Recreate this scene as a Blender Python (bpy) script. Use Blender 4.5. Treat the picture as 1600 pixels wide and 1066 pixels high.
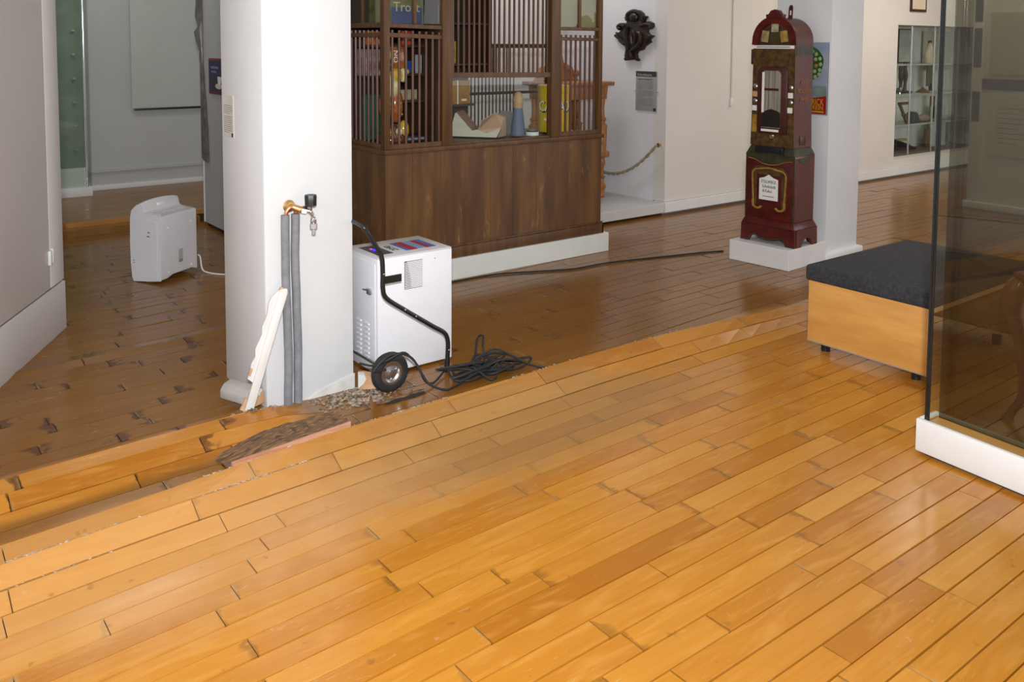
import bpy, bmesh, math, random
from mathutils import Vector, Matrix, Euler
random.seed(7)
PI = math.pi
S = bpy.context.scene
COL = S.collection
for o in list(bpy.data.objects):
    bpy.data.objects.remove(o)

# ------------------------------------------------------------------ camera
# world: X along the floorboards, Y across them, Z up; the camera stands at the origin, eye height 1.5 m
cam = bpy.data.cameras.new('camera')
cam.sensor_fit = 'HORIZONTAL'; cam.sensor_width = 36.0
cam.lens = 1380.0 / 1600.0 * 36.0
cam.shift_y = (165.63 - 533.0) / 1600.0
cam.clip_start = 0.05; cam.clip_end = 60
co = bpy.data.objects.new('camera', cam); COL.objects.link(co)
_t, _r, _y = 7.09439577e-02, 5.43707999e-03, 6.54032610e-01
_B = Matrix(((1, 0, 0), (0, 0, -1), (0, 1, 0)))
_Ry = Matrix(((math.cos(_y), -math.sin(_y), 0), (math.sin(_y), math.cos(_y), 0), (0, 0, 1)))
_Rt = Matrix(((1, 0, 0), (0, math.cos(_t), -math.sin(_t)), (0, math.sin(_t), math.cos(_t))))
_Rr = Matrix(((math.cos(_r), -math.sin(_r), 0), (math.sin(_r), math.cos(_r), 0), (0, 0, 1)))
_M = _Rr @ _Rt @ _B @ _Ry
_rot = Matrix((_M[0], -_M[1], -_M[2])).transposed()
co.matrix_world = Matrix.Translation((0, 0, 1.5)) @ _rot.to_4x4()
S.camera = co

def project(p):
    c = _M @ (Vector(p) - Vector((0, 0, 1.5)))
    if c.z < 0.05:
        return None
    return 800 + 1380 * c.x / c.z, 165.63 + 1380 * c.y / c.z, c.z

# ------------------------------------------------------------------ world, lights, exposure
w = bpy.data.worlds.new('world'); S.world = w; w.use_nodes = True
w.node_tree.nodes['Background'].inputs[0].default_value = (0.92, 0.96, 1.0, 1)
w.node_tree.nodes['Background'].inputs[1].default_value = 0.36
S.view_settings.view_transform = 'Standard'; S.view_settings.look = 'None'
S.view_settings.gamma = 1; S.view_settings.exposure = 0.38
S.view_settings.use_curve_mapping = False

def area(name, loc, target, sx, sy, energy, col):
    l = bpy.data.lights.new(name, 'AREA'); l.shape = 'RECTANGLE'; l.size = sx; l.size_y = sy
    l.energy = energy; l.color = col
    o = bpy.data.objects.new(name, l); COL.objects.link(o); o.location = loc
    d = Vector(target) - Vector(loc)
    o.rotation_euler = d.to_track_quat('-Z', 'Y').to_euler()
    return o
# the photographer's flash just above the lens
area('flash', (-0.05, -0.12, 1.80), (1.9, 2.5, 0.75), 0.14, 0.10, 120, (0.95, 0.975, 1.0))
# daylight from windows along the right and behind, unseen overhead fills added to brighten hall, rear, niche and back room
area('window_light', (9.0, -1.2, 1.8), (7.6, 4.6, 0.9), 4.5, 1.9, 58, (0.95, 0.97, 1.0))
area('hall_fill', (3.6, 2.2, 2.94), (3.6, 2.2, 0), 2.4, 1.2, 7, (1.0, 0.95, 0.88))
area('rear_fill', (8.6, 3.6, 2.94), (8.6, 3.6, 0), 2.4, 1.2, 42, (1.0, 0.9, 0.76))  # added fill that keeps the window-lit right rear bright
area('niche_fill', (4.9, 5.9, 2.9), (5.2, 5.9, 0), 0.8, 0.4, 9, (0.98, 0.97, 1.0))
area('back_room_fill', (1.9, 7.6, 2.9), (1.9, 7.8, 0), 1.0, 0.6, 10, (0.95, 1.0, 0.94))

# ------------------------------------------------------------------ materials
def pm(name, col, rough=0.6, metal=0.0, var=0.08, scale=6.0, bump=0.0, stretch=(1, 1, 1), col2=None, spec=0.5, coat=0.0, detail=4.0):
    m = bpy.data.materials.new(name); m.use_nodes = True
    nt = m.node_tree; n = nt.nodes; b = n['Principled BSDF']
    tc = n.new('ShaderNodeTexCoord'); mp = n.new('ShaderNodeMapping'); mp.inputs['Scale'].default_value = stretch
    nz = n.new('ShaderNodeTexNoise'); nz.inputs['Scale'].default_value = scale; nz.inputs['Detail'].default_value = detail
    nt.links.new(tc.outputs['Object'], mp.inputs[0]); nt.links.new(mp.outputs[0], nz.inputs['Vector'])
    cr = n.new('ShaderNodeValToRGB')
    c2 = col2 if col2 else tuple(min(1, c * (1 + var)) for c in col)
    c1 = tuple(c * (1 - var) for c in col) if not col2 else col
    cr.color_ramp.elements[0].position = 0.36; cr.color_ramp.elements[0].color = (*c1, 1)
    cr.color_ramp.elements[1].position = 0.66; cr.color_ramp.elements[1].color = (*c2, 1)
    nt.links.new(nz.outputs['Fac'], cr.inputs[0]); nt.links.new(cr.outputs[0], b.inputs['Base Color'])
    b.inputs['Roughness'].default_value = rough; b.inputs['Metallic'].default_value = metal
    b.inputs['Specular IOR Level'].default_value = spec; b.inputs['Coat Weight'].default_value = coat
    if bump:
        bp = n.new('ShaderNodeBump'); bp.inputs['Strength'].default_value = bump; bp.inputs['Distance'].default_value = 0.004
        nt.links.new(nz.outputs['Fac'], bp.inputs['Height']); nt.links.new(bp.outputs[0], b.inputs['Normal'])
    return m

def glass(name, tint, refl=1.0):
    m = bpy.data.materials.new(name); m.use_nodes = True
    nt = m.node_tree; n = nt.nodes
    n.remove(n['Principled BSDF'])
    tr = n.new('ShaderNodeBsdfTransparent'); tr.inputs[0].default_value = (*tint, 1)
    gl = n.new('ShaderNodeBsdfGlossy'); gl.inputs['Roughness'].default_value = 0.01
    fr = n.new('ShaderNodeFresnel'); fr.inputs['IOR'].default_value = 1.45
    mu = n.new('ShaderNodeMath'); mu.operation = 'MULTIPLY'; mu.inputs[1].default_value = refl
    mx = n.new('ShaderNodeMixShader')
    ge = n.new('ShaderNodeNewGeometry'); iv = n.new('ShaderNodeMath'); iv.operation = 'SUBTRACT'; iv.inputs[0].default_value = 1.0
    m2 = n.new('ShaderNodeMath'); m2.operation = 'MULTIPLY'
    nt.links.new(ge.outputs['Backfacing'], iv.inputs[1])
    nt.links.new(fr.outputs[0], mu.inputs[0]); nt.links.new(mu.outputs[0], m2.inputs[0]); nt.links.new(iv.outputs[0], m2.inputs[1])
    nt.links.new(m2.outputs[0], mx.inputs[0])
    nt.links.new(tr.outputs[0], mx.inputs[1]); nt.links.new(gl.outputs[0], mx.inputs[2])
    nt.links.new(mx.outputs[0], n['Material Output'].inputs[0])
    return m

def emit(name, col, st):
    m = bpy.data.materials.new(name); m.use_nodes = True
    b = m.node_tree.nodes['Principled BSDF']; b.inputs['Base Color'].default_value = (*col, 1)
    b.inputs['Emission Color'].default_value = (*col, 1); b.inputs['Emission Strength'].default_value = st
    return m

def wood_floor():
    m = bpy.data.materials.new('varnished_beech_boards'); m.use_nodes = True
    nt = m.node_tree; n = nt.nodes; L = nt.links; b = n['Principled BSDF']
    def N(t, **kw):
        x = n.new(t)
        for k, v in kw.items(): setattr(x, k, v)
        return x
    def math_(op, a, bb=None, clamp=False):
        x = N('ShaderNodeMath', operation=op); x.use_clamp = clamp
        for i, v in enumerate((a, bb)):
            if v is None: continue
            if isinstance(v, (int, float)): x.inputs[i].default_value = v
            else: L.new(v, x.inputs[i])
        return x.outputs[0]
    def sm(v, lo, hi):
        x = N('ShaderNodeMapRange', interpolation_type='SMOOTHSTEP')
        L.new(v, x.inputs[0]); x.inputs[1].default_value = lo; x.inputs[2].default_value = hi
        return x.outputs[0]
    def noise(vec, scale, det=4.0, dist=0.0):
        x = N('ShaderNodeTexNoise'); x.inputs['Scale'].default_value = scale; x.inputs['Detail'].default_value = det
        x.inputs['Distortion'].default_value = dist
        L.new(vec, x.inputs['Vector']); return x.outputs['Fac']
    def mapping(vec, sc, loc=(0, 0, 0)):
        x = N('ShaderNodeMapping'); x.inputs['Scale'].default_value = sc; x.inputs['Location'].default_value = loc
        L.new(vec, x.inputs[0]); return x.outputs[0]
    def mix(fac, a, c, bt='MIX'):
        x = N('ShaderNodeMix', data_type='RGBA', blend_type=bt)
        for i, v in ((0, fac), (6, a), (7, c)):
            if isinstance(v, (int, float)): x.inputs[i].default_value = v
            elif isinstance(v, tuple): x.inputs[i].default_value = (*v, 1)
            else: L.new(v, x.inputs[i])
        return x.outputs[2]
    tc = N('ShaderNodeTexCoord'); obj = tc.outputs['Object']
    uv1 = N('ShaderNodeUVMap', uv_map='plank'); uv2 = N('ShaderNodeUVMap', uv_map='tone')
    s1 = N('ShaderNodeSeparateXYZ'); L.new(uv1.outputs[0], s1.inputs[0])
    s2 = N('ShaderNodeSeparateXYZ'); L.new(uv2.outputs[0], s2.inputs[0])
    so = N('ShaderNodeSeparateXYZ'); L.new(obj, so.inputs[0])
    u, v, ru, tone = s1.outputs[0], s1.outputs[1], s2.outputs[0], s2.outputs[1]
    X, Y = so.outputs[0], so.outputs[1]
    # shift the noise per plank by its tone
    cb = N('ShaderNodeCombineXYZ'); L.new(X, cb.inputs[0]); L.new(Y, cb.inputs[1]); L.new(math_('MULTIPLY', tone, 37.0), cb.inputs[2])
    pv = cb.outputs[0]
    ramp = N('ShaderNodeValToRGB'); L.new(tone, ramp.inputs[0])
    e = ramp.color_ramp.elements
    e[0].position = 0; e[0].color = (.41, .148, .012, 1)
    e[1].position = 1; e[1].color = (.64, .30, .045, 1)
    for p, c in ((.25, (.53, .215, .022, 1)), (.6, (.58, .25, .030, 1)), (.8, (.48, .185, .018, 1))):
        k = e.new(p); k.color = c
    grain = noise(mapping(pv, (2.2, 75, 1)), 1.0, 5, 0.4)
    flame = noise(mapping(pv, (4, 22, 1)), 1.0, 4, 1.2)
    col = mix(math_('MULTIPLY', sm(grain, .35, .7), .22), ramp.outputs[0], (.36, .14, .02))
    col = mix(math_('MULTIPLY', sm(flame, .46, .74), .36), col, (.70, .36, .085))
    # stained old varnish plus flash falloff, darkened into the colour behind the buckled ridge
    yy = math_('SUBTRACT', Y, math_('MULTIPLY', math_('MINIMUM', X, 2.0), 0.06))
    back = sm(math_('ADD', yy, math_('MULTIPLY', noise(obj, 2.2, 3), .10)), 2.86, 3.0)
    ridge2 = math_('MULTIPLY', sm(yy, 3.0, 3.05), math_('SUBTRACT', 1.0, sm(yy, 3.33, 3.40)))  # second ridge left brighter in colour where it faces the flash
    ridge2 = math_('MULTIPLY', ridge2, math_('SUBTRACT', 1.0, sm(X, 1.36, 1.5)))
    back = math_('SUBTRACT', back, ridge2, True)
    grime_falloff = math_('MULTIPLY', back, math_('ADD', .58, math_('MULTIPLY', noise(obj, 1.6, 4), .45)))
    col = mix(grime_falloff, col, (.20, .088, .016))
    # dark water stains at the board ends
    d = math_('MINIMUM', u, ru)
    wob = noise(mapping(pv, (16, 20, 1)), 1.0, 2.5, .5)
    big = math_('FRACT', math_('MULTIPLY', tone, 7.31))
    reach = math_('MULTIPLY', math_('ADD', .006, math_('MULTIPLY', sm(big, .35, 1.0), .06)), math_('MULTIPLY', math_('ADD', .02, math_('MULTIPLY', sm(wob, .30, .72), 1.5)), math_('ADD', .45, math_('MULTIPLY', sm(yy, 2.7, 3.2), .6))))
    reg = math_('ADD', math_('MULTIPLY', math_('MULTIPLY', sm(yy, 2.7, 3.2), math_('SUBTRACT', 1.0, sm(X, 1.6, 3.2))), .45), .40)
    st = math_('MULTIPLY', math_('SUBTRACT', 1.0, sm(math_('DIVIDE', d, reach), .25, 1.15)), reg)
    col = mix(st, col, (.095, .030, .008))
    # pale scuffed filler at a few joints
    fil = math_('MULTIPLY', math_('SUBTRACT', 1.0, sm(d, .002, .014)), math_('MULTIPLY', math_('MULTIPLY', sm(math_('FRACT', math_('MULTIPLY', tone, 13.7)), .55, .7), sm(wob, .35, .6)), .45))
    col = mix(fil, col, (.42, .33, .16))
    # dusty worn patch in front of the ridge
    dx = math_('DIVIDE', math_('SUBTRACT', X, 2.05), 1.15); dy = math_('DIVIDE', math_('SUBTRACT', Y, 2.62), .42)
    r2 = math_('SQRT', math_('ADD', math_('MULTIPLY', dx, dx), math_('MULTIPLY', dy, dy)))
    dust = math_('MULTIPLY', math_('SUBTRACT', 1.0, sm(math_('ADD', r2, math_('MULTIPLY', noise(obj, 7, 5), .6)), .7, 1.35)), .62)
    col = mix(dust, col, (.33, .20, .085))
    px_ = math_('DIVIDE', math_('SUBTRACT', X, .75), 1.0); py_ = math_('DIVIDE', math_('SUBTRACT', Y, 2.55), .42)
    rr_ = math_('SQRT', math_('ADD', math_('MULTIPLY', px_, px_), math_('MULTIPLY', py_, py_)))
    worn = math_('MULTIPLY', math_('SUBTRACT', 1.0, sm(math_('ADD', rr_, math_('MULTIPLY', noise(obj, 9, 6), .7)), .75, 1.5)), .42)
    col = mix(worn, col, (.70, .40, .17))
    # spots, scratches
    sp = noise(obj, 21, 6); col = mix(math_('MULTIPLY', sm(sp, .66, .74), .35), col, (.16, .075, .022))
    scr = noise(mapping(obj, (9, 34, 1)), 1.0, 6, 2.0); col = mix(math_('MULTIPLY', sm(scr, .66, .71), .30), col, (.62, .43, .22))
    col = mix(1.0, col, (.90, .87, .80), 'MULTIPLY')
    L.new(col, b.inputs['Base Color'])
    rg = math_('ADD', .13, math_('MULTIPLY', noise(obj, 5, 6), .16))
    rg = math_('ADD', rg, math_('MULTIPLY', dust, .35))
    L.new(rg, b.inputs['Roughness'])
    b.inputs['Specular IOR Level'].default_value = .46
    bp = N('ShaderNodeBump'); bp.inputs['Strength'].default_value = .06; bp.inputs['Distance'].default_value = .004
    L.new(math_('ADD', math_('MULTIPLY', grain, .3), noise(obj, 9, 3)), bp.inputs['Height']); L.new(bp.outputs[0], b.inputs['Normal'])
    return m

WHITE = pm('white_wall_paint', (.76, .76, .77), .75, var=.02, scale=1.5, bump=.05)
WARMW = pm('warm_white_wall_paint', (.72, .69, .64), .75, var=.03, scale=1.2, bump=.05)
GREYW = pm('pale_grey_wall_paint', (.78, .755, .745), .7, var=.02, scale=1.5, bump=.03)
GREY2 = pm('grey_wall_paint', (.49, .48, .465), .7, var=.03, scale=1.5, bump=.03)
TRIMW = pm('white_gloss_trim', (.78, .79, .78), .45, var=.02)
PILW = pm('white_pillar_plaster', (.71, .725, .735), .7, var=.03, scale=2.5, bump=.08)
CEIL = pm('ceiling_plaster', (.75, .74, .72), .8, var=.03)
SUB = pm('dark_subfloor', (.030, .020, .012), .9, var=.3)
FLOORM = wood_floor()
BLACK = pm('black_plastic', (.012, .012, .014), .4, var=.2)
RUBBER = pm('black_rubber', (.018, .018, .019), .65, var=.2, scale=30, bump=.1)
BLKMET = pm('black_painted_steel', (.014, .014, .016), .28, var=.2)
METAL = pm('zinc_plated_steel', (.62, .63, .65), .3, 1.0, var=.1, scale=14)
CHROME = pm('chrome', (.8, .8, .82), .12, 1.0, var=.05)
BRASS = pm('brass', (.66, .44, .19), .3, 1.0, var=.15, scale=20)
COPPER = pm('copper', (.72, .36, .19), .32, 1.0, var=.15, scale=20)
FOAM = pm('grey_pipe_insulation', (.22, .225, .245), .75, var=.12, scale=30, bump=.1)
DEHW = pm('white_powder_coat', (.82, .82, .86), .45, var=.015)
DEHG = pm('pale_grey_plastic', (.74, .73, .75), .45, var=.015)
DARKIN = pm('dark_vent_interior', (.02, .02, .022), .8)
KWOOD = pm('dark_stained_wood', (.085, .037, .011), .42, scale=1.0, stretch=(11, 11, 1.5), col2=(.165, .077, .023), bump=.12, detail=7)
def wear(m, col, amount):
    nt = m.node_tree; n = nt.nodes; b = n['Principled BSDF']
    src = b.inputs['Base Color'].links[0].from_socket
    tc = n.new('ShaderNodeTexCoord'); mp = n.new('ShaderNodeMapping'); mp.inputs['Scale'].default_value = (16, 16, 5)
    nz = n.new('ShaderNodeTexNoise'); nz.inputs['Scale'].default_value = 1; nz.inputs['Detail'].default_value = 10; nz.inputs['Distortion'].default_value = 1.2
    n2 = n.new('ShaderNodeTexNoise'); n2.inputs['Scale'].default_value = 3.0
    mr = n.new('ShaderNodeMapRange'); mr.inputs[1].default_value = .60; mr.inputs[2].default_value = .74
    m2 = n.new('ShaderNodeMapRange'); m2.inputs[1].default_value = .45; m2.inputs[2].default_value = .65; m2.inputs[4].default_value = amount
    mu = n.new('ShaderNodeMath'); mu.operation = 'MULTIPLY'
    mx = n.new('ShaderNodeMix'); mx.data_type = 'RGBA'; mx.inputs[7].default_value = (*col, 1)
    nt.links.new(tc.outputs['Object'], mp.inputs[0]); nt.links.new(mp.outputs[0], nz.inputs['Vector']); nt.links.new(tc.outputs['Object'], n2.inputs['Vector'])
    nt.links.new(nz.outputs['Fac'], mr.inputs[0]); nt.links.new(n2.outputs['Fac'], m2.inputs[0])
    nt.links.new(mr.outputs[0], mu.inputs[0]); nt.links.new(m2.outputs[0], mu.inputs[1]); nt.links.new(mu.outputs[0], mx.inputs[0])
    nt.links.new(src, mx.inputs[6]); nt.links.new(mx.outputs[2], b.inputs['Base Color'])
wear(KWOOD, (.33, .20, .09), .9)
KPOST = pm('brown_stained_post', (.085, .037, .012), .45, scale=1.0, stretch=(30, 30, 2), col2=(.14, .064, .021), bump=.12)
KDARK = pm('dark_cabinet_wood', (.030, .015, .008), .5, scale=1.0, stretch=(20, 20, 2), col2=(.055, .026, .012))
SLAT = pm('turned_slat_wood', (.095, .046, .032), .32, scale=1.0, stretch=(40, 40, 3), col2=(.15, .075, .052))
OAK = pm('honey_carved_oak', (.30, .115, .03), .42, scale=1.0, stretch=(25, 25, 3), col2=(.46, .19, .055))
BEECH = pm('beech_veneer', (.56, .27, .062), .4, scale=1.0, stretch=(3, 3, 16), col2=(.68, .35, .095), bump=.02)
CUSH = pm('charcoal_felt', (.020, .021, .026), .9, scale=60, col2=(.038, .040, .048), bump=.35)
CARV = pm('black_brown_carved_wood', (.014, .009, .007), .38, scale=9, col2=(.040, .026, .018), bump=.2)
GLASSC = glass('clear_glass', (.96, .98, .97), 1.0)
GLASSG = glass('greenish_glass', (.88, .93, .89), 1.0)
GLASST = glass('smoked_glass', (.53, .53, .48), 1.1)
GEDGE = pm('dark_glass_edge', (.012, .016, .018), .15, var=.1)
PAPER = pm('white_paper', (.80, .79, .77), .8, var=.02)
CREAM = pm('cream_card', (.72, .62, .46), .8, var=.04)
ROT = pm('rotten_wood', (.075, .038, .018), .85, scale=1.0, stretch=(26, 110, 40), col2=(.30, .165, .075), bump=.8, detail=6)
PLAST = pm('crumbled_plaster', (.10, .065, .04), .95, scale=45, col2=(.46, .38, .30), bump=.8)
TRIMP = pm('cracked_white_paint', (.70, .69, .66), .6, scale=10, var=.06, bump=.3)
RAWW = pm('raw_broken_wood', (.52, .28, .14), .85, scale=12, col2=(.70, .46, .27), bump=.5)
ROPE = pm('beige_rope', (.36, .29, .19), .85, scale=40, var=.2, bump=.4)
TXT = pm('grey_print', (.25, .25, .25), .8)
TXTD = pm('dark_print', (.03, .03, .04), .7)

# ------------------------------------------------------------------ mesh helpers
class MB:
    def __init__(s): s.v = []; s.f = []
    def add(s, vs, fs):
        k = len(s.v); s.v += [tuple(a) for a in vs]; s.f += [tuple(i + k for i in f) for f in fs]; return s
    def box(s, x0, y0, z0, x1, y1, z1, mat=None):
        vs = [(x0, y0, z0), (x1, y0, z0), (x1, y1, z0), (x0, y1, z0), (x0, y0, z1), (x1, y0, z1), (x1, y1, z1), (x0, y1, z1)]
        if mat: vs = [tuple(mat @ Vector(a)) for a in vs]
        return s.add(vs, [(3, 2, 1, 0), (4, 5, 6, 7), (0, 1, 5, 4), (1, 2, 6, 5), (2, 3, 7, 6), (3, 0, 4, 7)])
    def prism(s, pts, a0, a1, axis='y', mat=None):
        n = len(pts)
        def p3(p, a):
            q = {'y': (p[0], a, p[1]), 'x': (a, p[0], p[1]), 'z': (p[0], p[1], a)}[axis]
            return tuple(mat @ Vector(q)) if mat else q
        vs = [p3(p, a0) for p in pts] + [p3(p, a1) for p in pts]
        fs = [tuple(range(n - 1, -1, -1)), tuple(range(n, 2 * n))] + [(i, (i + 1) % n, n + (i + 1) % n, n + i) for i in range(n)]
        return s.add(vs, fs)
    def tube(s, path, r, n=8, caps=True, close=False):
        path = [Vector(p) for p in path]; m = len(path)
        rs = r if isinstance(r, (list, tuple)) else [r] * m
        k0 = len(s.v); nrm = None; vs = []
        for i, p in enumerate(path):
            if close: t = path[(i + 1) % m] - path[i - 1]
            else: t = path[min(i + 1, m - 1)] - path[max(i - 1, 0)]
            t.normalize()
            if nrm is None:
                nrm = t.orthogonal().normalized()
            nrm = (nrm - t * nrm.dot(t)).normalized(); bi = t.cross(nrm)
            for j in range(n):
                a = 2 * PI * j / n
                vs.append(p + (nrm * math.cos(a) + bi * math.sin(a)) * rs[i])
        fs = []
        for i in range(m if close else m - 1):
            for j in range(n):
                a, b2 = i * n + j, i * n + (j + 1) % n; c = ((i + 1) % m) * n
                fs.append((a, b2, c + (j + 1) % n, c + j))
        if caps and not close:
            fs.append(tuple(range(n - 1, -1, -1))); fs.append(tuple((m - 1) * n + j for j in range(n)))
        return s.add(vs, fs)
    def lathe(s, prof, n=16, c=(0, 0, 0), axis='z', ring=False):
        vs = []; m = len(prof)
        for r, h in prof:
            for j in range(n):
                a = 2 * PI * j / n
                q = (r * math.cos(a), r * math.sin(a), h)
                if axis == 'y': q = (q[0], -q[2], q[1])
                if axis == 'x': q = (q[2], q[0], q[1])
                vs.append((q[0] + c[0], q[1] + c[1], q[2] + c[2]))
        fs = [(i * n + j, i * n + (j + 1) % n, (i + 1) * n + (j + 1) % n, (i + 1) * n + j) for i in range(m - 1) for j in range(n)]
        if ring: fs += [((m - 1) * n + j, (m - 1) * n + (j + 1) % n, (j + 1) % n, j) for j in range(n)]
        else: fs.append(tuple(range(n - 1, -1, -1))); fs.append(tuple((m - 1) * n + j for j in range(n)))
        return s.add(vs, fs)
    def ball(s, c, r, n=10, m=7, jit=0.0):
        if not isinstance(r, (list, tuple)): r = (r, r, r)
        vs = []; fs = []
        for i in range(m + 1):
            th = PI * i / m
            for j in range(n):
                a = 2 * PI * j / n; q = 1 + random.uniform(-jit, jit)
                vs.append((c[0] + r[0] * q * math.sin(th) * math.cos(a), c[1] + r[1] * q * math.sin(th) * math.sin(a), c[2] + r[2] * q * math.cos(th)))
        for i in range(m):
            for j in range(n):
                fs.append((i * n + j, (i + 1) * n + j, (i + 1) * n + (j + 1) % n, i * n + (j + 1) % n))
        return s.add(vs, fs)
    def build(s, name, mat, parent=None, smooth=False, bevel=0.0, seg=2, loc=None, rot=None):
        me = bpy.data.meshes.new(name); me.from_pydata(s.v, [], s.f); me.update()
        bm = bmesh.new(); bm.from_mesh(me)
        bmesh.ops.remove_doubles(bm, verts=bm.verts, dist=1e-5)
        if bevel:
            ed = [e for e in bm.edges if len(e.link_faces) == 2 and e.calc_face_angle(0) > .6]
            bmesh.ops.bevel(bm, geom=ed, offset=bevel, segments=seg, profile=.5, affect='EDGES', clamp_overlap=True)
        bmesh.ops.recalc_face_normals(bm, faces=bm.faces)
        bm.to_mesh(me); bm.free()
        if mat: me.materials.append(mat)
        o = bpy.data.objects.new(name, me); COL.objects.link(o)
        if smooth:
            me.polygons.foreach_set('use_smooth', [True] * len(me.polygons))
            me.set_sharp_from_angle(angle=math.radians(40))
        if parent: o.parent = parent
        if loc: o.location = loc
        if rot: o.rotation_euler = rot
        return o

def tag(o, label, cat, group=None):
    o['label'] = label; o['category'] = cat
    if group: o['group'] = group
    return o
def thing(name, label, cat, loc=(0, 0, 0), rz=0.0, group=None):
    o = bpy.data.objects.new(name, None); COL.objects.link(o); o.empty_display_size = .1
    o.location = loc; o.rotation_euler = (0, 0, rz)
    return tag(o, label, cat, group)
def struct(o):
    o['kind'] = 'structure'; return o
def bx(name, mat, parent, x0, y0, z0, x1, y1, z1, bevel=0.0, smooth=False):
    return MB().box(x0, y0, z0, x1, y1, z1).build(name, mat, parent, bevel=bevel, smooth=smooth or bevel > 0)
def text(name, body, size, mat, parent, loc, rot=(PI / 2, 0, 0), align='CENTER', sx=1.0, ext=.0006):
    c = bpy.data.curves.new(name, 'FONT'); c.body = body; c.size = size; c.align_x = align; c.align_y = 'CENTER'; c.extrude = ext
    c.resolution_u = 2
    c.materials.append(mat)
    o = bpy.data.objects.new(name, c); COL.objects.link(o); o.parent = parent; o.location = loc; o.rotation_euler = rot; o.scale = (sx, 1, 1)
    return o
def smooth_path(pts, n=6):
    P = [Vector(p) for p in pts]; out = []
    for i in range(len(P) - 1):
        p0 = P[max(i - 1, 0)]; p1 = P[i]; p2 = P[i + 1]; p3 = P[min(i + 2, len(P) - 1)]
        for k in range(n):
            t = k / n
            out.append(.5 * ((2 * p1) + (p2 - p0) * t + (2 * p0 - 5 * p1 + 4 * p2 - p3) * t * t + (3 * p1 - p0 - 3 * p2 + p3) * t ** 3))
    out.append(P[-1]); return out

# ------------------------------------------------------------------ floor with buckled boards
BWID = .084
def shear(x):
    if x < 1.4: return .08 * (max(x, -1) - 1.4)
    return .03 * (min(x, 2.6) - 1.4)
ZL = [0, 0, .008, .032, .066, .075, .014, 0, 0, .016, .044, .055, .012, 0]
ZR = [0, 0, .002, .018, .055, .09, .010, 0, 0, 0, 0, 0, 0, 0]
def sst(a, b, x):
    t = min(1, max(0, (x - a) / (b - a))); return t * t * (3 - 2 * t)
_cache = {}
def seams(x):
    key = round(x, 3)
    if key in _cache: return _cache[key]
    out = {}; sh = shear(x)
    for k in range(-48, 1):
        out[k] = (2.46 + BWID * k + sh * min(1, max(0, (k + 14) / 14)), 0.0)
    t1 = sst(.5, 1.5, x); t2 = sst(1.30, 1.46, x); amp = 1 - .85 * sst(2.9, 4.8, x)
    y, zp = out[0]
    for k in range(1, 62):
        if k < 14:
            t = t1 if k <= 6 else t2
            z = (ZL[k] * (1 - t) + ZR[k] * t) * amp
        else: z = 0.0
        if k == 25 : z = .009 * (1 - sst(1.8, 2.4, x))
        dz = z - zp
        y += math.sqrt(max(1e-5, BWID ** 2 - dz * dz)); out[k] = (y, z); zp = z
    _cache[key] = out
    return out
def fz(x, y):
    s = seams(x); ks = sorted(s)
    for k in ks[:-1]:
        y0, z0 = s[k]; y1, z1 = s[k + 1]
        if y0 <= y <= y1: return z0 + (z1 - z0) * (y - y0) / (y1 - y0)
    return 0.0

floor = MB().box(-2.2, -2.0, -.12, 13.5, 7.5, -.028).build('floor', SUB); struct(floor)
def plank_geo(k, xa, xb, jz):
    ns = max(2, int((xb - xa) / .22) + 1); vs = []; fs = []; uv = []
    g = .0026
    for i in range(ns + 1):
        x = xa + (xb - xa) * i / ns
        s0 = seams(x)[k]; s1 = seams(x)[k + 1]
        dy = s1[0] - s0[0]; dz = s1[1] - s0[1]; l = math.hypot(dy, dz) or 1
        a = (s0[0] + dy / l * g, s0[1] + dz / l * g + jz); c = (s1[0] - dy / l * g, s1[1] - dz / l * g + jz)
        ny, nz = -dz / l, dy / l; T = .018
        vs += [(x, a[0] - ny * T, a[1] - nz * T), (x, a[0], a[1]), (x, c[0], c[1]), (x, c[0] - ny * T, c[1] - nz * T)]
    for i in range(ns):
        for j in range(3):
            a = i * 4 + j; fs.append((a, a + 1, a + 5, a + 4))
    fs.append((3, 2, 1, 0)); q = ns * 4; fs.append((q, q + 1, q + 2, q + 3))
    return vs, fs
planks = []
rp = random.Random(11)
for k in range(-44, 59):
    x = -1.6 + rp.uniform(-.8, 0)
    while x < 12.8:
        Lk = rp.uniform(.34, .90)
        xa, xb = x + .0012, x + Lk - .0012; x += Lk
        xc = (xa + xb) / 2; yc = seams(xc)[k][0]
        if yc > 5.27 and xa > 5.0: continue
        if yc > 6.4 and xa > 2.4: continue
        if yc > 7.42: continue
        pr = project((xc, yc, 0))
        if pr is None: continue
        if pr[0] < -700 or pr[0] > 2600 or pr[1] > 3200: continue
        # keep the strip under the standing pillar and the hidden foot of the kiosk simple
        size = (1380 / pr[2]) ** 2 * Lk * BWID * 1.5 / pr[2]
        inside = -80 < pr[0] < 1680 and pr[1] < 1130
        planks.append((size if inside else size * .02, k, xa, xb, rp.random(), rp.uniform(-.0012, .0012)))
planks.sort(key=lambda a: -a[0])
def plank_mesh(items, name):
    V = []; F = []; U1 = []; U2 = []
    for (sz, k, xa, xb, tone, jz) in items:
        vs, fs = plank_geo(k, xa, xb, jz); b = len(V)
        V += vs; F += [tuple(i + b for i in f) for f in fs]
        for f in fs:
            for i in f:
                U1.append((vs[i][0] - xa, vs[i][1])); U2.append((xb - vs[i][0], tone))
    me = bpy.data.meshes.new(name); me.from_pydata(V, [], F); me.update()
    for nm, U in (('plank', U1), ('tone', U2)):
        lay = me.uv_layers.new(name=nm); lay.data.foreach_set('uv', [c for u in U for c in u])
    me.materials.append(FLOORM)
    o = bpy.data.objects.new(name, me); COL.objects.link(o); o.parent = floor
    return o
for it in planks[:292]: plank_mesh([it], 'floor_plank')
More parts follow.
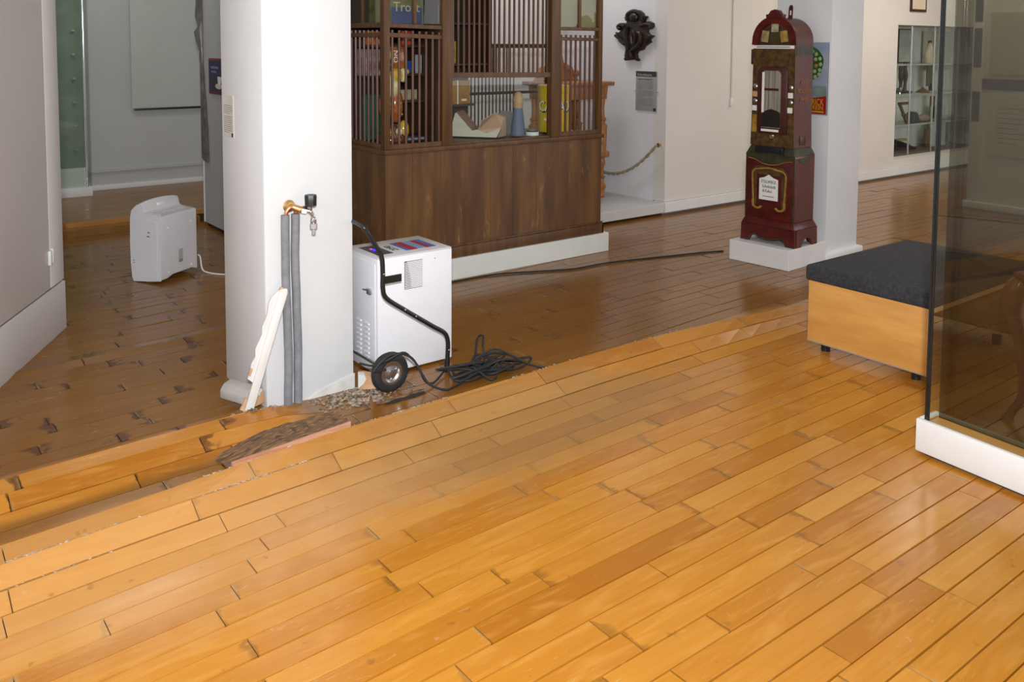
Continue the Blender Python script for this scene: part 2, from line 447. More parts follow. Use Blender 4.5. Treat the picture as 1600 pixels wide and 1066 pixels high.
st = plank_mesh(planks[292:], 'floor_planks_far'); st['kind'] = 'stuff'

DUST = pm('pale_gap_dust', (.24, .19, .14), .95, scale=60, col2=(.52, .48, .42))
gd = MB(); rg_ = random.Random(8)
for kk, xa, xb, nn in ((4, .25, 1.25, 260), (5, .9, 2.3, 160), (5, 2.3, 3.4, 60), (3, .25, .6, 30)):
    for i in range(nn):
        x = rg_.uniform(xa, xb)
        if math.sin(x * 9 + kk) + rg_.uniform(-.6, .6) < -.2: continue
        y, z = seams(x)[kk]; r = rg_.uniform(.0008, .0028)
        gd.ball((x, y + rg_.uniform(-.003, .003), z + .0005), (r * 2.2, r, r * .7), 5, 3, .3)
o = gd.build('gap_dust', DUST, floor); o['kind'] = 'stuff'

# ------------------------------------------------------------------ room shell
struct(MB().box(-2.2, -2.0, 3.0, 13.5, 9.2, 3.1).build('ceiling', CEIL))
# angled white partition at the left edge: groove, skirting below, upper panels with a vertical seam
d = Vector((.393, .712, 0)).normalized(); ang = math.atan2(d.y, d.x)
wl = bpy.data.objects.new('wall_left', None); COL.objects.link(wl); struct(wl)
wl.location = (.907, 5.017, 0); wl.rotation_euler = (0, 0, ang)
bx('panel', GREYW, wl, -.186, 0, .262, 0, .14, 3.0, .003)
bx('panel', GREYW, wl, -4.2, 0, .262, -.189, .14, 3.0, .003)
bx('skirting', GREYW, wl, -4.2, -.004, 0, .004, .144, .252, .003)
bx('core', DARKIN, wl, -4.1, .01, .24, -.01, .13, .28)
dcn = thing('door_contact', 'small white plastic contact sensor pair beside a wall panel seam', 'sensor', (.907, 5.017, 0), ang)
bx('contact', TRIMW, dcn, -.222, -.016, .385, -.196, -.001, .458, .003)
bx('contact', TRIMW, dcn, -.184, -.014, .388, -.160, -.001, .462, .003)
# raised platform and back wall of the rear room at left
plat = MB().box(-.6, 7.46, -.1, 3.4, 9.2, .066).build('floor_platform', SUB); struct(plat)
PLW = pm('platform_boards', (.21, .095, .022), .3, scale=1.0, stretch=(3, 40, 1), col2=(.33, .15, .035))
rr = random.Random(3)
for i in range(11):
    y0 = 7.47 + i * .14
    o = bx('platform_board', PLW, plat, -.6 + rr.uniform(0, .1), y0, .066, 3.4, y0 + .137, .088 + rr.uniform(0, .001))
RIS = pm('platform_riser_wood', (.40, .17, .032), .35, scale=1.0, stretch=(4, 4, 30), col2=(.50, .225, .05))
bx('riser', RIS, plat, -.6, 7.44, .052, 1.36, 7.47, .088)
bx('riser', RIS, plat, 1.363, 7.44, .052, 3.4, 7.47, .088)
bx('riser_foot', PLW, plat, -.6, 7.33, 0, 2.36, 7.46, .052)
struct(MB().box(-.8, 9.0, 0, 3.4, 9.15, 3.0).build('wall_back', GREY2))
bb = MB().box(-.8, 8.972, .088, 3.4, 9.0, .255).build('baseboard_back', GREY2); struct(bb)
bx('ledge', GREY2, bb, -.8, 8.955, .255, 3.4, 9.0, .272, .003)
bx('foot_strip', GREYW, bb, -.8, 8.95, .088, 3.4, 8.972, .135, .003)
# middle partition behind the pillar, seen end-on at left of the pillar
wm = MB().box(2.36, 5.7, .03, 2.48, 7.2, 3.0).build('wall_middle', GREY2); struct(wm)
bx('dark_gap', SUB, wm, 2.375, 5.72, .0, 2.47, 7.18, .03)
bx('edge_strip', TRIMW, wm, 2.352, 7.195, .03, 2.372, 7.206, 1.45)
struct(MB().box(-1.2, 5.6, 0, .2, 7.0, 3.0).build('wall_rear_left', GREY2))
# walls round the kiosk niche and the right-hand wall
struct(MB().box(2.48, 6.6, 0, 5.74, 6.72, 3.0).build('wall_center', WARMW))
# right wall with the opening of the built-in showcase (x 9.5..11.9, z .2..1.73)
wr = MB().box(5.74, 5.28, .115, 9.52, 5.42, 3.0).box(11.86, 5.28, .115, 13.4, 5.42, 3.0)
wr.box(9.52, 5.28, 1.73, 11.86, 5.42, 3.0).box(9.52, 5.28, .115, 11.86, 5.42, .2)
struct(wr.build('wall_right', WARMW))
struct(MB().box(5.74, 5.42, .0, 5.86, 6.72, 3.0).build('wall_niche', WHITE))
br = MB().box(5.735, 5.262, .022, 13.4, 5.40, .112).build('baseboard_right', TRIMW, bevel=.003); struct(br)
struct(MB().box(13.4, -1.5, 0, 13.5, 5.4, 3.0).build('wall_end', WARMW))
# display dais in the niche
das = MB().box(4.0, 5.27, .022, 5.735, 6.6, .105).build('display_dais', pm('white_dais', (.62, .61, .60), .35, var=.03), bevel=.003)
tag(das, 'low white display platform in the niche beside the dark kiosk', 'platform')

# ------------------------------------------------------------------ main pillar with pipes and tap
pil = MB().prism([(1.345, 3.389), (1.742, 3.389), (1.742, 3.85), (1.340, 3.85)], -.02, 3.0, 'z').build('pillar', PILW, bevel=.012, smooth=True); struct(pil)
rr = random.Random(5)
lip = [(1.47, -.02), (1.742, -.02), (1.742, .065)] + [(1.742 - .03 * i, .065 - .008 * i + rr.uniform(-.006, .006)) for i in range(1, 9)]
MB().prism(lip, 3.3855, 3.392, 'y').build('flaking_plaster', pm('flaking_plaster', (.66, .655, .62), .9, scale=18, var=.10, bump=.5), pil)
lab = thing('wall_label', 'narrow pale text label on the left side of the white pillar', 'label', (1.343, 3.76, 0), PI / 2 * 3)
bx('plate', pm('pale_label_card', (.60, .57, .51), .7), lab, -.065, -.004, 1.09, .06, 0, 1.27)
for i in range(14):
    bx('text_line', TXT, lab, -.05, -.0052, 1.225 - i * .0085 - (.006 if i > 4 else 0), .045 - .03 * (i in (4, 13)), -.0040, 1.2275 - i * .0085 - (.006 if i > 4 else 0))
bx('corner_mark', TXTD, lab, .04, -.0055, 1.092, .058, -.004, 1.108)

stp = thing('standpipe', 'pair of grey foam-lagged pipes with tap on white pillar', 'water tap', (1.427, 3.366, 0))
for dx in (0, .043):
    rr = random.Random(int(dx * 100) + 2)
    pth = [(dx + rr.uniform(-.0015, .0015) + .004 * math.sin(i * .6), rr.uniform(-.001, .001), -.01 + i * .081) for i in range(11)]
    MB().tube(pth, .0175, 14).build('pipe_insulation', FOAM, stp, smooth=True)
    MB().tube([(dx, 0, -.03), (dx, 0, .03)], .011, 10).build('pipe_end', pm('blue_pipe_end', (.07, .12, .22), .5), stp, smooth=True)
MB().tube(smooth_path([(0, 0, .79), (.003, -.002, .812), (.016, -.004, .828), (.034, -.006, .83)], 5), .0085, 12).build('copper_elbow', COPPER, stp, smooth=True)
MB().tube([(.043, 0, .79), (.043, -.002, .815), (.050, -.014, .826)], .009, 12).build('copper_elbow', COPPER, stp, smooth=True)
MB().lathe([(.008, -.02), (.024, -.016), (.026, -.012), (.016, -.004), (.012, .008)], 20, (.022, .004, .832), 'y').build('rosette', BRASS, stp, smooth=True)
MB().tube([(.026, -.012, .832), (.05, -.022, .822), (.078, -.032, .815)], [.013, .014, .012], 12).build('tap_body', BRASS, stp, smooth=True)
MB().tube([(.060, -.026, .820), (.076, -.032, .816)], .0165, 6).build('hex_nut', CHROME, stp)
MB().lathe([(.018, 0), (.025, .004), (.025, .018), (.026, .042), (.024, .047)], 8, (.092, -.038, .832)).build('tap_knob', BLACK, stp, smooth=True)
MB().tube([(.092, -.038, .834), (.092, -.038, .81)], .007, 10).build('spindle', CHROME, stp, smooth=True)
MB().tube(smooth_path([(.078, -.032, .816), (.092, -.040, .808), (.100, -.044, .79), (.101, -.044, .775)], 4), .008, 10).build('spout', CHROME, stp, smooth=True)
MB().lathe([(.011, .018), (.0125, .01), (.0125, -.004), (.011, -.006)], 14, (.101, -.044, .765)).build('spout_nut', CHROME, stp, smooth=True)
MB().lathe([(.009, .0), (.015, -.003), (.015, -.022), (.008, -.026), (.008, -.046), (.0065, -.048)], 14, (.101, -.044, .762)).build('hose_connector', pm('grey_plastic_connector', (.42, .43, .45), .5), stp, smooth=True)

# ------------------------------------------------------------------ debris at the pillar's foot
def jag(n, x0, x1, y, amp, rnd):
    return [(x0 + (x1 - x0) * i / n, y + rnd.uniform(-amp, amp)) for i in range(n + 1)]
rj = random.Random(9)
tr = thing('broken_trim', 'broken white-painted skirting strip leaning up against the grey pipes', 'trim', (1.243, 3.345, .052))
ax = Vector((.150, -.006, .455)); mt = Matrix.Translation((0, 0, 0)) @ Euler((0, math.atan2(ax.x, ax.z), 0)).to_matrix().to_4x4()
mt = mt @ Matrix.Rotation(math.radians(-12), 4, 'Z')
MB().prism([(-.004, -.012), (.030, -.006), (.031, .47), (.024, .486), (-.004, .478)], -.012, .008, 'y', mt).build('moulding', TRIMP, tr, bevel=.004, smooth=True)
MB().prism([(-.004, .10)] + [(-.026 + rj.uniform(-.005, .005), .11 + i * .03) for i in range(12)] + [(-.004, .475)], -.004, .006, 'y', mt).build('flange', TRIMP, tr)
MB().prism([(-.028, .125), (-.020, .12), (-.018, .150), (-.029, .155)], -.007, .004, 'y', mt).build('bare_splinter', RAWW, tr)
MB().prism([(-.020, -.014), (.020, -.022), (.024, .02), (-.012, .034)], .004, .012, 'y', mt).build('backing', RAWW, tr)
MB().prism([(-.006, .474), (.008, .480), (.004, .487), (-.004, .484)], -.0125, .004, 'y', mt).build('broken_end', RAWW, tr)
ch = thing('broken_baseboard', 'grey-white broken baseboard stub on floor left of the pillar', 'trim', (1.272, 3.50, .03), math.radians(112))
MB().prism([(-.035, 0), (.04, 0), (.04, .035), (.02, .058), (-.02, .066), (-.035, .05)], -.10, .07, 'x').build('board', pm('grey_white_paint', (.42, .39, .37), .7, var=.06, scale=14, bump=.3), ch, bevel=.006, smooth=True)
MB().prism([(-.03, 0), (.035, .0), (.03, .04), (-.02, .05)], -.118, -.098, 'x').build('broken_end', RAWW, ch)
MB().ball((-.105, .0, .045), (.015, .035, .015), 8, 5, .3).build('paint_flakes', TRIMP, ch)
ck = thing('broken_wood_chunk', 'broken orange wooden block with white paint beside the black wheel', 'debris', (1.80, 3.345, .0), math.radians(-25))
MB().prism([(-.055, .0), (.045, .0), (.055, .012), (.05, .034), (.02, .052), (-.03, .064), (-.055, .066)], -.025, .04, 'y').build('block', RAWW, ck, bevel=.005)
MB().prism([(-.057, .012), (-.035, .03), (-.022, .05), (-.03, .070), (-.057, .074)], -.030, .0, 'y').build('paint_crust', TRIMP, ck)

rp_ = thing('rotten_plank', 'rotten pitted brown floorboard lying in front of the pillar foot', 'floorboard', (1.262, 3.045, .0), math.radians(2))
N = 26
top = []; V = []; F = []
for j in range(5):
    for i in range(N + 1):
        u = i / N; x = -.245 + .49 * u + (.03 * (1 - j / 4) if i == 0 else 0) + (rj.uniform(-.012, .012) if i in (0, N) else 0)
        y = -.075 + .15 * j / 4 - .01 * u
        z = .012 + .044 * sst(0, .5, u) - .006 * j / 4 + rj.uniform(-.0016, .0014) * (1 + 1.0 * (u > .45)) - (.007 if u > .4 and rj.random() < .25 and j in (1, 2, 3) else 0)
        V.append((x, y, z))
for j in range(4):
    for i in range(N):
        a = j * (N + 1) + i; F.append((a, a + 1, a + N + 2, a + N + 1))
nb = len(V); V += [(v[0], v[1], .0) for v in V]
F += [tuple(nb + i for i in reversed(f)) for f in F]
ring = list(range(N + 1)) + [(N + 1) * j + N for j in range(1, 5)] + [4 * (N + 1) + i for i in range(N - 1, -1, -1)] + [(N + 1) * j for j in range(3, 0, -1)]
F += [(ring[i], ring[(i + 1) % len(ring)], nb + ring[(i + 1) % len(ring)], nb + ring[i]) for i in range(len(ring))]
MB().add(V, F).build('board', ROT, rp_)
PINK = pm('fresh_split_wood', (.50, .22, .12), .8, scale=1.0, stretch=(6, 60, 60), col2=(.68, .38, .24))
MB().add([(-.22, -.088, .01), (.235, -.102, .03), (.24, -.088, .03), (-.22, -.074, .01), (-.22, -.088, .040), (.235, -.102, .064), (.24, -.088, .062), (-.22, -.074, .036)], [(3, 2, 1, 0), (4, 5, 6, 7), (0, 1, 5, 4), (1, 2, 6, 5), (2, 3, 7, 6), (3, 0, 4, 7)]).build('split_edge', PINK, rp_)
hole = thing('rotted_hole', 'black rotted gap in the boards between pillar and wheel', 'hole', (1.84, 3.155, 0), math.radians(3))
MB().prism([(-.09, -.008), (-.05, -.016), (.0, -.013), (.05, -.018), (.115, -.012), (.12, .004), (.06, .010), (.02, .004), (-.02, .012), (-.06, .004)], .0022, .0040, 'z').build('gap', DARKIN, hole)
MB().prism([(-.12, .006), (-.06, .006), (-.02, .014), (.02, .006), (.06, .012), (.12, .006), (.128, .016), (.07, .028), (.02, .020), (-.04, .030), (-.11, .022)], .003, .010, 'z').build('splintered_edge', ROT, hole)
rb = MB(); rd = random.Random(21)
for i in range(560):
    t = rd.random(); x = 1.40 + .52 * t + rd.gauss(0, .02); y = 3.365 - .17 * rd.random() ** 1.3 + (-.03 if x < 1.5 else 0)
    if x > 1.75: y = 3.33 - .16 * rd.random()
    r = rd.uniform(.002, .010) * (1.2 if 1.6 < x < 1.8 else .7)
    rb.ball((x, y, fz(x, y) + r * .35), (r, r * rd.uniform(.6, 1.3), r * rd.uniform(.35, .8)), 6, 4, .35)
for i in range(40):
    x = rd.uniform(1.2, 1.38); y = rd.uniform(3.28, 3.42); r = rd.uniform(.003, .009)
    rb.ball((x, y, fz(x, y) + r * .3), (r, r, r * .6), 6, 4, .35)
o = rb.build('rubble', PLAST); o['kind'] = 'stuff'; o['label'] = 'crumbled plaster and wood crumbs round the foot of the white pillar'; o['category'] = 'rubble'

# ------------------------------------------------------------------ big dehumidifier on wheels
dh = thing('dehumidifier', 'white boxy dehumidifier on black wheels right of the pillar', 'dehumidifier', (1.875, 3.42, 0))
bx('cabinet', DEHW, dh, 0, 0, .012, .395, .30, .538, .004)
bx('lid', pm('grey_white_lid', (.66, .65, .66), .4, var=.02), dh, .001, .001, .538, .394, .299, .544, .002)
bx('front_panel', DEHW, dh, -.004, .018, .03, 0, .285, .515, .002)
bx('vent_recess', DARKIN, dh, .138, -.0015, .382, .232, .0005, .510)
for i in range(16):
    z = .386 + i * .0077
    MB().prism([(-.0015, z), (-.004, z - .0005), (-.004, z + .0032), (-.0015, z + .0036)], .139, .231, 'x').build('slat', DEHW, dh)
MB().prism([(.172, .384), (.232, .384), (.232, .51), (.150, .51), (.160, .47), (.170, .43)], -.0025, -.0015, 'y').build('vent_filter', pm('grey_filter', (.40, .41, .44), .7), dh)
for c in range(2):
    for i in range(8):
        y = .07 + c * .075; z = .07 + i * .022
        MB().prism([(y, z), (y + .045, z), (y + .045, z + .006), (y, z + .010)], -.010, -.003, 'x').build('louvre', DEHW, dh, bevel=.002)
lt = bx('latch', METAL, dh, -.018, .04, .372, -.003, .075, .398, .004)
MB().tube([(-.012, .075, .388), (-.013, .112, .384)], .004, 8).build('latch_arm', METAL, lt, smooth=True)
cp = bx('control_panel', pm('grey_control_panel', (.10, .10, .10), .35), dh, .03, .05, .544, .110, .235, .5455)
bx('display', emit('blue_display', (.02, .02, .9), 3.0), cp, .055, .130, .5455, .075, .165, .5465)
bx('red_lamp', emit('red_lamp', (.9, .08, .03), 1.2), cp, .056, .170, .5455, .068, .180, .5465)
LB = pm('blue_print', (.07, .17, .40), .5); RD = pm('red_print', (.42, .03, .05), .5); LB2 = pm('pale_blue_print', (.22, .36, .55), .5)
for i, (a, m) in enumerate(((.185, LB), (.205, RD), (.245, LB2), (.290, RD), (.318, LB))):
    e = (.205, .245, .290, .318, .345)[i]
    bx('label_stripe', m, dh, a, .058, .544, e, .222, .5455)
text('lettering', '2090', .05, TXTD, dh, (.150, .14, .5445), (0, 0, PI / 2))
hp = [(-.124, -.118, .714), (-.078, -.12, .641), (-.046, -.12, .585), (-.040, -.12, .508), (-.040, -.12, .445), (-.022, -.12, .397), (.065, -.12, .332), (.120, -.12, .293), (.214, -.12, .228), (.275, -.12, .186), (.293, -.12, .146), (.293, -.12, .094), (.290, -.12, .05)]
hb = [(p[0], .42, p[2]) for p in hp]
loop = hp[::-1] + [(-.131, -.090, .727), (-.1315, -.03, .732), (-.1315, .15, .732), (-.1315, .33, .732), (-.131, .392, .727)] + hb
FR = MB().tube(smooth_path(loop, 5), .0105, 12)
FR.build('handle_frame', BLKMET, dh, smooth=True)
for y in (-.12, .42):
    MB().tube([(.290, y, .06), (.289, y, .004)], [.0125, .012], 12).build('foot', BLACK, dh, smooth=True)
for x, z in ((-.040, .508), (.065, .333), (.120, .294), (.293, .105)):
    MB().ball((x, -.1305, z), .0045, 8, 5).build('rivet', CHROME, dh, smooth=True)
MB().box(-.035, -.122, .462, .052, -.116, .494).build('bracket', BLKMET, dh)
for y, nm in ((-.158, 1), (.44, 0)):
    wh = MB().lathe([(.052, .022), (.066, .026), (.080, .020), (.0855, .008), (.0855, -.008), (.080, -.020), (.066, -.026), (.052, -.022)], 36, (-.030, y, .0855), 'y', True).build('wheel', RUBBER, dh, smooth=True)
    MB().lathe([(.006, .026), (.014, .025), (.016, .017), (.030, .013), (.036, .018), (.044, .021), (.052, .020), (.053, -.022), (.045, -.022), (.02, -.015)], 28, (-.030, y, .0855), 'y').build('rim', METAL, wh, smooth=True)
    for a in range(3):
        q = a * 2 * PI / 3 + .5
        MB().ball((-.030 + .026 * math.cos(q), y - .016, .0855 + .026 * math.sin(q)), .0045, 8, 5).build('bolt', CHROME, wh, smooth=True)
MB().tube([(-.03, -.16, .0855), (-.03, .44, .0855)], .007, 10).build('axle', METAL, dh, smooth=True)
for x, z in ((.30, .505), (.372, .03)):
    MB().ball((x, 0, z), .004, 8, 5).build('screw', METAL, dh, smooth=True)

# black cable: from the machine over the wheel into a heap beside the ridge
rc = random.Random(14)
P = [(1.80, 3.215, .12), (1.74, 3.21, .128), (1.80, 3.205, .178), (1.86, 3.20, .180), (1.915, 3.19, .150), (1.945, 3.17, .09), (1.97, 3.14, .04), (2.03, 3.105, .012), (2.10, 3.12, .012), (2.19, 3.14, .02)]
heap = [(2.27, 3.17, .018)]
for i in range(1, 62):
    a = i * .78; r = .085 + .05 * math.sin(i * 1.7) + rc.uniform(-.03, .03)
    heap.append((2.285 + 1.5 * r * math.cos(a) + .012 * math.sin(i * .5), 3.165 + .75 * r * math.sin(a), .012 + .0011 * i * (.6 + .4 * math.sin(i * 2.1)) + rc.uniform(0, .012)))
heap += [(2.30, 3.20, .05), (2.33, 3.25, .10), (2.38, 3.32, .12), (2.375, 3.36, .10), (2.30, 3.27, .06), (2.22, 3.2, .05), (2.27, 3.21, .07), (2.36, 3.2, .095), (2.43, 3.15, .06), (2.48, 3.08, .03), (2.55, 3.02, .012), (2.6, 2.99, .01)]
P2 = [(2.16, 3.30, .02), (2.08, 3.24, .012), (2.02, 3.20, .012), (1.99, 3.21, .03), (1.955, 3.205, .10), (1.915, 3.20, .15), (1.87, 3.195, .184), (1.80, 3.21, .16), (1.76, 3.25, .135), (1.72, 3.3, .14)]
cb = MB().tube(smooth_path(P + heap, 4), .0052, 7).tube(smooth_path(P2, 6), .0048, 7).build('power_cable', RUBBER, None, smooth=True)
tag(cb, 'thick black power cable heaped beside the wheeled dehumidifier', 'cable')
P3 = [(2.35, 4.575, .006), (2.957, 4.545, .006), (3.289, 4.535, .006), (3.461, 4.490, .006), (3.651, 4.407, .006), (3.865, 4.331, .006), (4.157, 4.315, .006), (4.65, 4.195, .006), (4.93, 4.12, .006), (5.06, 4.075, .006)]
cb3 = MB().tube(smooth_path(P3, 6), .006, 6).build('floor_cable', RUBBER, None, smooth=True)
tag(cb3, 'thin black cable running along the floor from kiosk to red machine', 'cable')

# ------------------------------------------------------------------ small dehumidifier
sd = thing('small_dehumidifier', 'pale grey portable dehumidifier with carrying handle behind the pillar', 'dehumidifier', (1.548, 5.578, 0), math.atan2(.191, .284))
Ls = .345
def sect(x):
    e = min(1, 4 * (x / Ls) * (1 - x / Ls) + .0)
    h = .488 + .022 * e ** .6
    return [(0, .012 + .025 * (1 if .1 < x < .3 else .4)), (0, .412), (.01, .418), (.115, .432), (.128, .440), (.135, h - .02), (.142, h), (.165, h - .004), (.185, h - .018), (.210, .445), (.220, .40), (.224, .25), (.222, .12), (.214, .03), (.205, .008), (.10, .012)]
xs = [0, .01, .06, .11, .17, .23, .29, .335, Ls]
V = []; F = []
for x in xs:
    V += [(x, p[0], p[1]) for p in sect(x)]
n = len(sect(0))
for i in range(len(xs) - 1):
    for j in range(n):
        F.append((i * n + j, i * n + (j + 1) % n, (i + 1) * n + (j + 1) % n, (i + 1) * n + j))
F.append(tuple(range(n))); F.append(tuple((len(xs) - 1) * n + j for j in range(n)))
MB().add(V, F).build('housing', DEHG, sd, smooth=True, bevel=.004)
bx('top_grille', pm('grey_grille', (.52, .51, .52), .5), sd, .03, .012, .418, .315, .100, .4305)
for i in range(7):
    bx('grille_rib', DEHG, sd, .035 + i * .04, .016, .430, .040 + i * .04, .098, .4325)
bx('handle_slot', pm('light_slot', (.88, .88, .90), .4), sd, .135, .128, .462, .215, .140, .480, .005)
for x, z in ((.07, .06), (.285, .06), (.07, .34), (.285, .345)):
    MB().lathe([(.005, .0), (.007, .002), (.005, .004)], 10, (x, -.001, z), 'y').build('screw', pm('bright_screw', (.95, .95, .95), .3), sd, smooth=True)
bx('rating_label', pm('silver_label', (.45, .45, .46), .5), sd, .165, -.002, .10, .205, .0, .185)
bx('label_print', TXT, sd, .17, -.0026, .10, .20, -.0018, .118)
for i, (z, l) in enumerate(((.315, .014), (.290, .022))):
    bx('side_slot', TXTD, sd, -.0022, .075, z, 0, .075 + l, z + .006)
for z in (.12, .135):
    bx('side_slot', TXTD, sd, -.0022, .195, z, 0, .207, z + .003)
MB().prism([(.02, .03), (.17, .03), (.17, .39), (.02, .39)], -.002, .0005, 'x').build('side_panel', DEHG, sd, bevel=.001)
wc = MB().tube(smooth_path([(1.85, 5.80, .10), (1.856, 5.775, .085), (1.85, 5.72, .02), (1.87, 5.66, .006), (1.93, 5.56, .006), (2.05, 5.45, .006), (2.2, 5.35, .006)], 6), .005, 7).build('mains_cord', TRIMW, None, smooth=True)
wc.parent = sd; wc.matrix_parent_inverse = (Matrix.Translation(sd.location) @ Matrix.Rotation(sd.rotation_euler.z, 4, 'Z')).inverted()

# ------------------------------------------------------------------ poster, torn covering, screen and showcase in the rear left room
po = thing('cocoa_poster', 'small blue poster with a white cup in a red frame', 'poster', (2.358, 6.80, 1.23), -PI / 2)
bx('frame', pm('dark_red_frame', (.20, .03, .02), .5), po, -.21, -.012, -.14, .21, 0, .14, .002)
bx('sheet', pm('blue_poster_print', (.020, .030, .12), .35, scale=8, col2=(.05, .02, .03)), po, -.192, -.014, -.122, .192, -.012, .122)
bx('title_bar', pm('pale_blue_lettering', (.20, .22, .42), .5), po, -.15, -.0148, .06, .02, -.0138, .078)
bx('title_bar', pm('pale_blue_lettering', (.20, .22, .42), .5), po, -.14, -.0148, .028, -.03, -.0138, .042)
MB().prism([(.0, .0), (.09, .0), (.075, -.05), (.05, -.065), (.03, -.065), (.01, -.05)], -.0155, -.0138, 'y').build('cup', PAPER, po)
MB().prism([(-.03 + .055 + .075 * math.cos(a), -.075 + .022 * math.sin(a)) for a in [i * PI / 8 for i in range(16)]], -.0152, -.0138, 'y').build('saucer', CREAM, po)
tw = [(-.05, 1.70), (-.03, 1.62), (-.06, 1.576), (-.045, 1.50), (-.02, 1.42), (-.024, 1.36), (-.006, 1.22), (.0, 1.05), (-.003, .9), (-.004, .58), (.028, .55), (.033, .60), (.030, .72), (.022, .82), (.024, .95), (.012, 1.1), (.0, 1.25), (-.004, 1.37), (-.012, 1.5), (-.02, 1.6), (.0, 1.68), (.02, 1.9), (.03, 2.4), (-.02, 2.5), (-.03, 2.0)]
to = MB().prism(tw, -.03, -.002, 'y').build('torn_wall_covering', pm('torn_grey_brown_paper', (.17, .155, .135), .9, scale=14, var=.3, bump=.5), None)
to.location = (2.36, 7.2, 0); to.rotation_euler = (0, 0, -.25)
MB().prism([(-.0, 1.40), (-.0, .56), (-.05, .54), (-.13, .53), (-.135, .60), (-.12, .74), (-.125, .80), (-.09, .92), (-.10, 1.0), (-.06, 1.12), (-.055, 1.25), (-.02, 1.36)], -.020, -.010, 'x').build('lower_strip', bpy.data.materials['torn_grey_brown_paper'], to, rot=(0, 0, .25))
tag(to, 'torn grey-brown wall covering hanging ragged off the grey partition edge', 'wallpaper')
rs = thing('roller_screen', 'pale roller blind with black bottom bar on the rear wall', 'blind', (2.26, 8.97, 0))
bx('cloth', pm('pale_blind_cloth', (.49, .49, .455), .8, var=.02), rs, 0, -.004, .85, 1.1, .0, 2.7)
bx('bottom_bar', BLACK, rs, .02, -.014, .832, 1.1, .004, .852, .003)
gc = thing('glass_showcase', 'tall glass showcase with steel corner post on white plinth', 'showcase', (1.83, 8.68, .088))
bx('plinth', TRIMW, gc, -1.0, 0, 0, 0, .28, .085, .003)
bx('back_panel', pm('grey_green_panel', (.30, .32, .28), .7), gc, -1.0, .26, .085, -.01, .28, 2.3)
bx('low_panel', GREYW, gc, -1.0, .02, .085, -.03, .04, .26)
bx('pane', GLASSG, gc, -1.0, 0, .085, -.065, .008, 2.3)
bx('pane', GLASSG, gc, -.012, .01, .085, -.004, .26, 2.3)
MB().tube([(-.045, .004, .085), (-.045, .004, 2.3)], .012, 10).build('corner_post', CHROME, gc, smooth=True)
for i in range(6):
    bx('shelf_clip', METAL, gc, -.10, .23, .4 + i * .22, -.07, .26, .412 + i * .22)

# ------------------------------------------------------------------ the dark wooden kiosk
KX0, KX1, KY = 2.59, 4.355, 4.62
kp = MB().box(KX0 - .03, KY - .03, .0, 4.41, 5.25, .135).build('kiosk_plinth', pm('white_plinth_board', (.72, .73, .68), .5, var=.03), bevel=.003)
tag(kp, 'low white plinth board under the dark wooden kiosk', 'plinth')
k = thing('kiosk', 'dark wooden shop kiosk with barred lattice windows on white plinth', 'kiosk', (KX0, KY, .135))
W = KX1 - KX0; D = .60; CT = .722      # counter top height above plinth
nb = 10; xx = 0
wid = [.17, .18, .17, .18, .165, .18, .17, .19, .18]; s_ = W / sum(wid)
for i, a in enumerate(wid):
    bx('front_board', KWOOD, k, xx + .0008, rr.uniform(0, .0012), .0, xx + a * s_ - .0008, .02, CT - .03); xx += a * s_
for i in range(4):
    bx('side_board', KWOOD, k, rr.uniform(0, .001), .022 + i * .145, 0, .02, .165 + i * .145, CT - .03)
bx('right_side', KWOOD, k, W - .02, .021, 0, W, D, CT - .03)
bx('base_moulding', KPOST, k, -.012, -.014, 0, W + .018, .0, .07, .004)
bx('base_moulding', KPOST, k, W, -.014, 0, W + .018, D, .07, .004)
bx('base_cap', KPOST, k, -.008, -.010, .07, W + .012, .0, .086, .003)
bx('counter', KPOST, k, -.012, -.014, CT - .03, W + .014, D, CT, .004)
bx('floor_board', KDARK, k, .02, .03, .02, W - .02, D, .04)
TOPZ = 2.0
posts = [(0, .034), (.415, .050), (.470, .022), (1.290, .075), (W - .034, .034)]
posts = [(-.004, .040), (.408, .074), (1.290, .082), (W - .036, .036)]
for x, w_ in posts:
    bx('post', KPOST, k, x, .0, CT, x + w_, .05, TOPZ, .003)
bx('post', KPOST, k, 0, D - .04, CT, .04, D, TOPZ, .003)
bx('post', KDARK, k, W - .04, D - .04, CT, W, D, TOPZ, .003)
bx('top_beam', KPOST, k, -.02, -.02, TOPZ, W + .02, D, TOPZ + .1, .004)
# left front bay: rails and turned bars
def rail(x0, x1, z, h=.03, dz=0.0, y0=.008, y1=.034, name='rail', mat=KPOST):
    return MB().prism([(x0, z), (x1, z + dz), (x1, z + dz + h), (x0, z + h)], y0, y1, 'y').build(name, mat, k, bevel=.002)
rail(.036, .408, CT, .03); rail(.036, .408, 1.398, .026, -.012); rail(.036, .408, 1.455, .025, -.008); 
for i in range(8):
    x = .060 + i * .0475
    MB().tube([(x, .021, CT + .02), (x + .002, .021, 1.44 - .0015 * i)], .0082, 8).build('bar', SLAT, k, smooth=True)
# left side bay
for z, h in ((CT, .03), (1.398, .026), (1.455, .03)):
    bx('rail', KPOST, k, .008, .05, z, .034, D - .04, z + h, .002)
for i in range(9):
    y = .078 + i * .055
    MB().tube([(.021, y, CT + .02), (.021, y, 1.44)], .0082, 8).build('bar', SLAT, k, smooth=True)
# centre bay
rail(.482, 1.290, 1.146, .034, -.012); rail(.482, 1.290, CT, .012)
for i in range(20):
    x = .497 + i * .0405
    MB().tube([(x + rr.uniform(-.003, .003), .021, 1.165), (x, .021, TOPZ)], .0078, 8).build('bar', SLAT, k, smooth=True)
